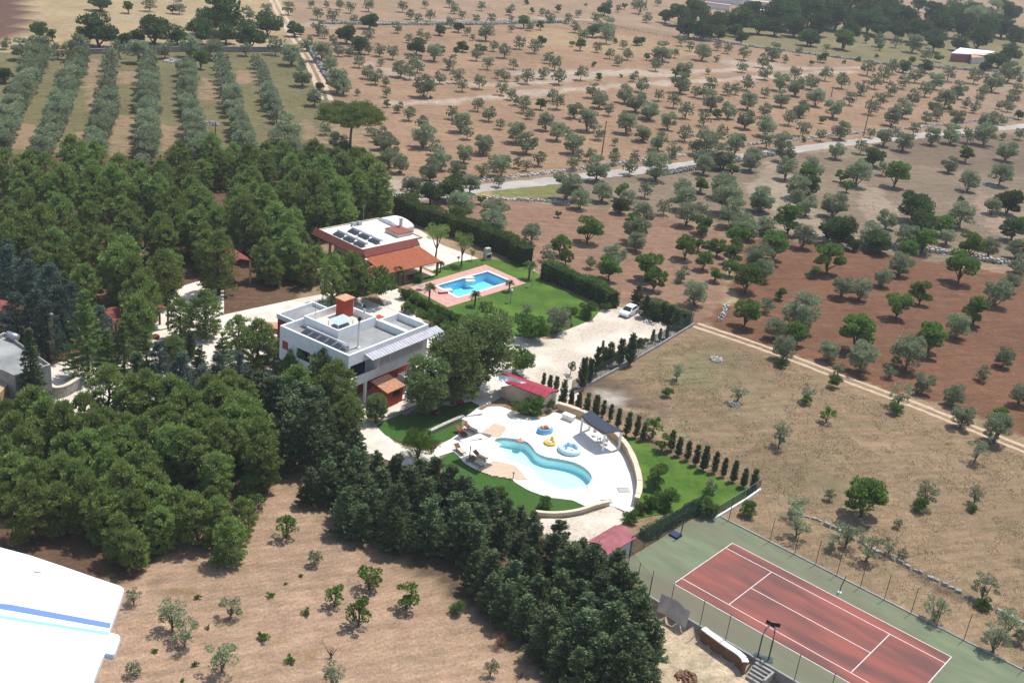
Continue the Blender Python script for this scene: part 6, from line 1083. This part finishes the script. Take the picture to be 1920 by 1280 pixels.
proto_cone('k', 'conif', 1.5, 1.12, 95, 70, 7, droop=.02, ls=.080, lw=.034, power=.52, tuft=.15)
proto_cone('b', 'blue', 1.45, 1.1, 160, 44, 3, droop=.03, ls=.055, lw=.024, power=.5, tuft=.13)
proto_cone('e', 'cedar', 1.75, 1.1, 170, 55, 3, droop=.12, ls=.055, lw=.022, power=.75, tuft=.085, layers=12)
proto_cone('v', 'conif', 2.6, 1.0, 190, 45, 1, droop=.1, ls=.075, lw=.032, power=.75, tuft=.11)
proto_cone('c', 'conif', 2.4, .85, 120, 34, 3, droop=-.4, ls=.12, lw=.06, power=.3, base=.02, tuft=.16)
# stone pine
cents, rads = [], []
for i in range(230):
    a = rnd.uniform(0, 2*PI); r_ = .46*math.sqrt(rnd.random()); cents.append((math.cos(a)*r_, math.sin(a)*r_, .50+.30*math.sqrt(max(0, 1-(r_/.52)**2))*rnd.uniform(.1, 1.0))); rads.append(rnd.uniform(.06, .10))
P_, A_ = clumps(cents, rads, 110, .3, .5, .7); A_[:, 2] += .6; me, _ = leafmesh('crown', P_, A_, .028, .011, M['pine'])
limbs = [(jitter_line((0, 0, -.02), (.02, 0, .48), 4, .006), [.026, .022, .02, .018, .016])]
for i in range(14):
    a = 2*PI*i/14+rnd.random()*.3; r_ = rnd.uniform(.2, .42); limbs.append((jitter_line((.02, 0, .48), (math.cos(a)*r_, math.sin(a)*r_, .66), 3, .012), [.013, .01, .007, .003]))
PR['u'] = [dict(crown=me, trunk=trunkmesh('trunk', limbs, M['obark']), low=me)]
# topiary with three pompons
cents = [(-.25, .05, .75), (.28, 0, .8), (.02, .1, 1.02)]; P_, A_ = clumps(cents, [.24, .25, .2], 420, .8); me, _ = leafmesh('crown', P_, A_, .06, .045, M['oak'])
PR['z'] = [dict(crown=me, trunk=trunkmesh('trunk', [([(0, 0, 0), (0, 0, .4)], [.04, .03])]+[([(0, 0, .4), c], [.025, .02]) for c in cents], M['bark']), low=me)]
# palms: each frond a bent strip of leaflets
for v in range(3):
    P_, A_ = [], []
    for i in range(34):
        a = rnd.uniform(0, 2*PI); el = rnd.uniform(-.3, 1.25); L_ = rnd.uniform(.42, .55); n_ = 26; t_ = np.linspace(.12, 1, n_); d = np.array([math.cos(a)*math.cos(el), math.sin(a)*math.cos(el), math.sin(el)])
        spine = d*L_*t_[:, None]+np.array([0, 0, -1])*(.30*L_*t_**2)[:, None]+np.array([0, 0, .92]); sd_ = np.cross(d, [0, 0, 1]); sd_ /= np.linalg.norm(sd_)
        for s_ in (-1, 1): 
            wd = .075*np.sin(PI*np.clip(t_, 0, .97))[:, None]; P_.append(spine+sd_*s_*wd); A_.append(np.tile(sd_*s_+d*.7, (n_, 1)))
    P_ = np.concatenate(P_); A_ = np.concatenate(A_); me, _ = leafmesh('palm_crown', P_, A_, .14, .022, M['palm'])
    PR.setdefault('q', []).append(dict(crown=me, trunk=trunkmesh('palm_trunk', [([(0, 0, -.02), (.01, 0, .3), (0, 0, .95)], [.075, .06, .07])], M['bark']), low=me))

KIND = {  # name, category, phrase, centre height in widths, height factor range
 'o': ('olive_tree', 'olive tree', 'olive tree', .54), 'f': ('fruit_tree', 'tree', 'bright green fruit tree', .54), 'd': ('evergreen_tree', 'tree', 'dark evergreen tree', .45),
 's': ('shrub', 'shrub', 'leafy shrub', .38), 'w': ('weed_tuft', 'plant', 'green weed tuft', .2), 'r': ('dead_shrub', 'shrub', 'reddish dead shrub', .4), 'x': ('dead_tree', 'tree', 'bare brown tree', .5),
 'l': ('willow_shrub', 'shrub', 'bright green feathery shrub', .45), 'y': ('eucalyptus_tree', 'tree', 'loose grey-green eucalyptus tree', .78), 'n': ('garden_pine', 'pine tree', 'round-headed garden pine', 1.12),
 'p': ('pine_tree', 'pine tree', 'pine tree', .88), 'k': ('conifer_tree', 'conifer', 'dark shaggy conifer', .85), 'b': ('blue_cedar', 'cedar', 'blue-grey cedar', .68), 'e': ('cedar_tree', 'cedar', 'layered green cedar', .85),
 'v': ('spruce_tree', 'spruce', 'tall dark spire-shaped spruce', 1.05), 'c': ('cypress_tree', 'cypress', 'slim clipped cypress', 1.2), 'u': ('stone_pine', 'pine tree', 'umbrella-shaped stone pine', .64), 'z': ('topiary_tree', 'topiary', 'topiary tree with round pompons', .8), 'q': ('palm_tree', 'palm', 'young palm', .88)}
SZ = dict(u=1.08, o=1.16, f=1.14, d=1.12, p=1.42, k=1.2, c=1.25, b=1.25, e=1.1, s=1.15, y=1.1, n=1.1)
ZONES = [('in the distant dark wood', [(1230, -50), (1990, -50), (1990, 130), (1880, 135), (1700, 95), (1500, 70), (1230, 85)]),
 ('in the straw field beyond the block wall', [(-50, -50), (520, -50), (545, 95), (300, 90), (0, 90), (-50, 100)]),
 ('in the grassy orchard rows', [(-60, 60), (545, 80), (600, 140), (615, 270), (500, 285), (-60, 290)]),
 ('on the furthest orchard slope', [(520, -50), (1240, -50), (1240, 44), (545, 44)]),
 ('in the orchard below the upper track', [(520, 44), (1240, 44), (1340, 80), (1340, 108), (590, 108)]),
 ('on the grassy bank by the far white house', [(1230, 30), (1990, 60), (1990, 150), (1660, 118), (1340, 84)]),
 ('in the terracotta soil orchard', [(590, 108), (1340, 100), (1660, 110), (1990, 130), (1990, 232), (1460, 284), (1200, 310), (900, 345), (700, 345)]),
 ('on the stony slope below the road', [(880, 330), (1200, 300), (1460, 270), (1990, 215), (1990, 500), (1500, 450), (1390, 425), (1180, 380), (900, 372)]),
 ('on the ploughed plot behind the hedge', [(700, 340), (900, 368), (1180, 380), (1400, 420), (1395, 470), (1360, 600), (1150, 575), (960, 480), (740, 385)]),
 ('in the dark red field', [(1390, 420), (1500, 440), (1990, 490), (1990, 800), (1900, 800), (1320, 590), (1360, 500)]),
 ('in the dry grass field', [(1320, 600), (1990, 850), (1990, 1140), (1430, 940), (1200, 800), (1130, 720)]),
 ('on the strip beside the tennis court', [(1380, 930), (1990, 1140), (1990, 1290), (1850, 1290), (1340, 960)]),
 ('in the bare lower field', [(210, 1100), (330, 1040), (500, 900), (660, 1010), (850, 1110), (1010, 1230), (1040, 1290), (170, 1290)]),
 ('in the conifer belt', [(480, 700), (640, 760), (760, 800), (860, 860), (1120, 1000), (1260, 1160), (1260, 1290), (1050, 1290), (840, 1120), (500, 900)]),
 ('in the lower wood', [(-60, 745), (100, 745), (300, 720), (480, 700), (560, 860), (460, 1060), (230, 1120), (-60, 1120)]),
 ('in the upper pine wood', [(-60, 270), (700, 300), (745, 380), (590, 440), (560, 490), (420, 520), (330, 530), (150, 500), (-60, 480)]),
 ('among the villa gardens', [(-60, 470), (420, 500), (700, 520), (700, 770), (-60, 750)]),
 ('round the pools and lawns', [(-100, -100), (2100, -100), (2100, 1400), (-100, 1400)])]
SPARSE = ('in the bare lower field', 'in the dry grass field', 'on the strip beside the tennis court')
ORD = 'first second third fourth fifth sixth seventh eighth ninth tenth eleventh twelfth thirteenth fourteenth fifteenth sixteenth seventeenth eighteenth nineteenth twentieth'.split()
def ordw(i): return ORD[i] if i < 20 else ('twenty-'+ORD[i-20] if i < 29 else ('thirtieth' if i == 29 else 'thirty-'+ORD[min(i-30, 8)]))
def pin(x, y, poly): return bool(inpoly(np.array([x]), np.array([y]), poly)[0])
items = []
ox = oy = 0; kk = 1
for ln_ in TREES.strip().split('\n'):
    if ln_[0] == '@': a_ = ln_.split('|')[1].split(); ox, oy, kk = float(a_[1]), float(a_[2]), float(a_[3]); continue
    for it in ln_.split(';'):
        k_, x_, y_, w_ = it.split(); x_, y_, w_ = ox+float(x_)/kk, oy+float(y_)/kk, float(w_)/kk
        if w_ <= 0: continue
        fx = KIND[k_][3]; W_ = w_/SC(G(x_, y_)); sz_ = (1.0 if k_ == 'p' and 280 < x_ < 700 and 480 < y_ < 700 else 1.22 if k_ == 'p' and w_ > 56 else SZ.get(k_, 1))*(1.17 if k_ == 'o' and oy == 0 and ox == 0 and kk == 2.977 else 1)*(.85 if k_ in 'ck' and ox == 640 and oy == 430 else 1)
        for _ in range(2): W_ = min(w_*sz_/SC(G(x_, y_, fx*W_)), 16)
        P_ = G(x_, y_, fx*W_); zone = next(z for z in ZONES if pin(x_, y_, z[1]))
        items.append(dict(k=k_, x=x_, y=y_, w=w_, W=W_, P=P_, zone=zone[0]))
# the grassy rows stand close: one more tree between neighbours of a row
row_ = [i for i in items if i['k'] == 'o' and i['zone'] == 'in the grassy orchard rows']
for a_, b_ in zip(row_[:-1], row_[1:]):
    if abs(a_['x']-b_['x']) < 20 and 13 < b_['y']-a_['y'] < 30:
        c_ = dict(a_); c_['x'] = (a_['x']+b_['x'])/2; c_['y'] = (a_['y']+b_['y'])/2; c_['W'] = (a_['W']+b_['W'])/2*.95; c_['P'] = (a_['P']+b_['P'])/2; items.append(c_)
# the 300 largest olives stand alone, the rest of them are one object
ol = sorted([i for i in items if i['k'] == 'o'], key=lambda i: -i['w']); 
for i in ol[285:]: i['mass'] = True
groups = {}
for i in items:
    if not i.get('mass'): groups.setdefault((i['k'], i['zone']), []).append(i)
FAR = {}
def place(i, label, group):
    k_ = i['k']; name, cat, ph, fx = KIND[k_]; sp_ = {'o': 'a', 'f': 'g'}.get(k_) if i['zone'] in SPARSE and i['w'] < 62 else None; L2 = PR[sp_ or k_]; pr = L2[rnd.randrange(len(L2))]; s_ = i['W']; sz = s_*rnd.uniform(.93, 1.08); rz = rnd.uniform(0, 2*PI)
    t = thing(name, label, cat, (i['P'][0], i['P'][1], 0), rz, group); 
    if k_ in 'sw' or i['w'] < 13:
        if k_ in 'sw' : o = t; bpy.data.objects.remove(o); o = link(name, pr['crown']); prop(o, label, cat, group); o.location = (i['P'][0], i['P'][1], 0); o.rotation_euler = (0, 0, rz); o.scale = (s_, s_, sz); return
    for nm, me in (('trunk', pr['trunk']), ('crown', pr['crown'])):
        o = link(nm, me, t); o.scale = (s_, s_, sz)
for (k_, zone), L_ in groups.items():
    name, cat, ph, fx = KIND[k_]; n_ = len(L_)
    per_row = max(4, int(round(math.sqrt(n_)*1.1))); L_.sort(key=lambda i: i['y']); rows = [L_[a:a+per_row] for a in range(0, n_, per_row)]
    if len(rows) > 1 and len(rows[-1]) < per_row/2:
        last = rows.pop(); rows[-1] = rows[-1]+last
    ws = sorted(i['W'] for i in L_); 
    for r_, row in enumerate(rows):
        row.sort(key=lambda i: i['x'])
        for c_, i in enumerate(row):
            sw = 'small' if i['W'] < ws[n_//3] else ('large' if i['W'] > ws[(2*n_)//3] else 'mid-sized')
            if n_ == 1: lb = f'{ph} {zone}, alone of its kind'
            elif len(rows) == 1: lb = f'{sw} {ph} {zone}, {ordw(c_)} from the left'
            else: lb = f'{sw} {ph} {zone}, {ordw(c_)} from left, {ordw(r_)} row from back'
            w_ = lb.split()
            if len(w_) > 16: lb = lb.replace('row from back', 'row').replace(' from left,', ',')
            if len(lb.split()) > 16: lb = lb.replace(' the ', ' ')
            if len(lb.split()) > 16: lb = lb.replace(sw+' ', '')
            g_ = None if n_ == 1 else f'{ph}s {zone}'
            if k_ == 'u': lb = 'tall umbrella-shaped stone pine standing over the dark bushes by the orchard'
            place(i, lb, g_)
# far olives: one object
V_, F_, MI = [], 0, []
vs_all = []; 
for i in items:
    if i.get('mass'):
        pr = PR['o'][rnd.randrange(7)]; me = pr['low']; a_ = np.empty(len(me.vertices)*3, np.float32); me.vertices.foreach_get('co', a_); a_ = a_.reshape(-1, 3)*i['W']; r_ = rnd.uniform(0, 6.28); c2, s2 = math.cos(r_), math.sin(r_)
        b_ = np.stack([a_[:, 0]*c2-a_[:, 1]*s2+i['P'][0], a_[:, 0]*s2+a_[:, 1]*c2+i['P'][1], a_[:, 2]], 1); vs_all.append(b_)
        W_ = i['W']; m0 = np.array([[-.03, 0, 0], [.03, 0, 0], [.03, 0, .5], [-.03, 0, .5], [0, -.03, 0], [0, .03, 0], [0, .03, .5], [0, -.03, .5]])*W_+np.array([i['P'][0], i['P'][1], 0]); vs_all.append(m0)
if vs_all:
    v_ = np.concatenate(vs_all); n_ = len(v_)//4; me = bpy.data.meshes.new('olive_trees'); me.vertices.add(len(v_)); me.vertices.foreach_set('co', v_.ravel().astype(np.float32)); me.loops.add(len(v_)); me.loops.foreach_set('vertex_index', np.arange(len(v_), dtype=np.int32))
    me.polygons.add(n_); me.polygons.foreach_set('loop_start', np.arange(0, n_*4, 4, dtype=np.int32)); me.update(); me.materials.append(M['olive1'])
    prop(link('olive_trees', me), 'the many smaller and farther olive trees of the orchards', 'olive trees', kind='stuff')
# ------------------------------------------------------------------ clipped hedges
def hedge(label, px, wd, h, dens=34, mt='hedge', name='hedge', core_=True):
    L_ = smooth_poly(GP(px), 3, False); o_ = L_[len(L_)//2]; t = thing(name, label, 'hedge', (o_[0], o_[1], 0)); pts = [np.array(p)-np.array(o_) for p in resample(L_, .5)]; n_ = int(len(pts)*.5*dens*(h*2+wd))
    idx = nr.integers(0, len(pts)-1, n_); u_ = nr.random(n_); a_ = np.array(pts); c = a_[idx]+(a_[idx+1]-a_[idx])*u_[:, None]; d = a_[np.minimum(idx+1, len(a_)-1)]-a_[idx]; d /= np.linalg.norm(d, axis=1)[:, None]+1e-9; nn = np.stack([-d[:, 1], d[:, 0]], 1)
    th = nr.random(n_)*(2*h+wd); bump = .85+.25*np.sin(idx*.5*1.3)*np.cos(idx*.21)+nr.normal(size=n_)*.07
    off = np.where(th < h, -wd/2, np.where(th < h+wd, th-h-wd/2, wd/2))*bump; z = np.where(th < h, th, np.where(th < h+wd, h, 2*h+wd-th)); z = z*(.93+.09*np.sin(idx*.37)+nr.normal(size=n_)*.03)
    rnd_c = np.clip((z/h-.8)*2, 0, 1); off = off*(1-.25*rnd_c)
    P_ = np.stack([c[:, 0]+nn[:, 0]*off, c[:, 1]+nn[:, 1]*off, z], 1); A_ = np.stack([nn[:, 0]*np.sign(off), nn[:, 1]*np.sign(off), np.full(n_, .9)], 1)+nr.normal(size=(n_, 3))*.5
    me, _ = leafmesh('leaves', P_, A_, .34*nr.uniform(.6, 1.3, n_), .15, M[mt]); o2 = link('leaves', me, t); o2['kind'] = 'stuff'
    if not core_: return t
    core = MB(); core.prism(band([tuple(p) for p in pts], wd*.68), 0, h*.82); core.obj('shade_core', M['oakcore'], t); return t  # solid near-black core: the shade behind the leaves put into its colour
M['oakcore'] = pm('hedge_inner_shade', (.018, .028, .010), (.01, .016, .007), 3)
hedge('tall clipped hedge from the vaulted house to the garden pool lawn', [(742, 398), (790, 420), (850, 440), (905, 460), (950, 478), (990, 500)], 2.6, 3.8)
hedge('second tall clipped hedge between the lawn and ploughed plot', [(1018, 520), (1060, 536), (1105, 556), (1150, 580)], 2.4, 3.2)
hedge('lower hedge behind the parked car at the gravel yard', [(1208, 588), (1240, 596), (1262, 604), (1292, 612)], 2.0, 2.6)
hedge('green creeper bank on the netting fence by the court', [(1205, 1010), (1240, 992), (1280, 970), (1310, 955)], 1.4, 1.0, 30, 'fig')
hedge('narrow dark hedge strip under the upper orchard track', [(620, 47), (760, 48), (900, 47), (1040, 44), (1110, 48)], 2.4, 1.5, 5, 'oak', core_=False)
hedge('scrubby green bank beside the pale upper track', [(1150, 55), (1200, 66), (1260, 76), (1310, 84)], 6.0, 1.6, 2.2, 'greyg', core_=False)
hedge('small clipped hedge beside the long wire fence', [(1120, 690), (1160, 668), (1200, 648)], .8, .9, 30)
hedge('low green hedge edging the garden path below the pool paving', [(762, 556), (800, 580), (850, 604), (905, 634)], 1.3, 1.2, 40)
# ------------------------------------------------------------------ loose stones on the bare fields and grass tufts
M['pebble'] = pm('dusty_pebble', (.42, .35, .27), (.30, .25, .19), 3)
def scatter_stones(name, poly, n_, mt, s0=.03, s1=.09):
    P_ = np.array(GP(poly))[:, :2]; mn, mx = P_.min(0), P_.max(0); m_ = MB(); k = 0
    while k < n_:
        x_, y_ = rnd.uniform(mn[0], mx[0]), rnd.uniform(mn[1], mx[1])
        if not pin(x_, y_, [tuple(p) for p in P_]): continue
        s_ = rnd.uniform(s0, s1)*(1 if rnd.random() < .93 else 2); a_ = rnd.uniform(0, 6); m_.add([(x_+math.cos(a_+i*2.1)*s_, y_+math.sin(a_+i*2.1)*s_, -.02) for i in range(3)]+[(x_, y_, s_*.7)], [(0, 1, 3), (1, 2, 3), (2, 0, 3)]); k += 1
    return prop(m_.obj(name, mt), kind='stuff')
scatter_stones('loose_stones', [(240, 1110), (460, 960), (520, 900), (640, 1010), (1010, 1280), (170, 1280)], 1300, M['pebble'])
scatter_stones('loose_stones', [(1320, 625), (1930, 860), (1930, 1180), (1430, 930), (1200, 820)], 1500, M['pebble'], .03, .09)
scatter_stones('loose_stones', [(1400, 420), (1900, 330), (1900, 460), (1500, 440)], 1200, M['pebble'], .08, .28)
scatter_stones('loose_stones', [(1380, 480), (1900, 530), (1900, 780), (1330, 600)], 700, M['pebble'], .03, .09)
def tufts(name, poly, n_, mt, h=.28, sc_=8):
    P_ = np.array(GP(poly))[:, :2]; mn, mx = P_.min(0), P_.max(0); q_ = nr.random((n_*3, 2))*(mx-mn)+mn; k = inpoly(q_[:, 0], q_[:, 1], [tuple(p) for p in P_]); q_ = q_[k]
    d_ = vnoise(q_[:, 0]+500, q_[:, 1]+500, sc_/3, 21)*.6+vnoise(q_[:, 0]+500, q_[:, 1]+500, .9, 22)*.4; q_ = q_[d_ > .52][:n_]; n2 = len(q_)
    C2 = np.concatenate([q_, np.full((n2, 1), h*.35)], 1); A_ = nr.normal(size=(n2, 3)); A_[:, 2] = np.abs(A_[:, 2])+.7; me, _ = leafmesh(name, C2, A_, h*nr.uniform(.6, 1.4, n2), h*.55, M[mt]); return prop(link(name, me), kind='stuff')
M['straw'] = fol('dry_straw', (.34, .26, .16), (.52, .42, .28), .4); M['drygreen'] = fol('half_dry_grass', (.24, .23, .11), (.40, .36, .19), .4)
tufts('dry_grass', [(1300, 620), (1930, 860), (1930, 1200), (1430, 930), (1130, 740)], 26000, 'straw', .16); tufts('green_grass', [(1300, 620), (1930, 860), (1930, 1200), (1430, 930), (1130, 740)], 9000, 'drygreen', .18, 20)
tufts('dry_grass', [(-50, 110), (560, 100), (620, 200), (640, 300), (-50, 300)], 16000, 'drygreen', .22, 20)
tufts('dry_grass', [(1400, 935), (1930, 1150), (1930, 1250), (1340, 960)], 5000, 'straw', .16)
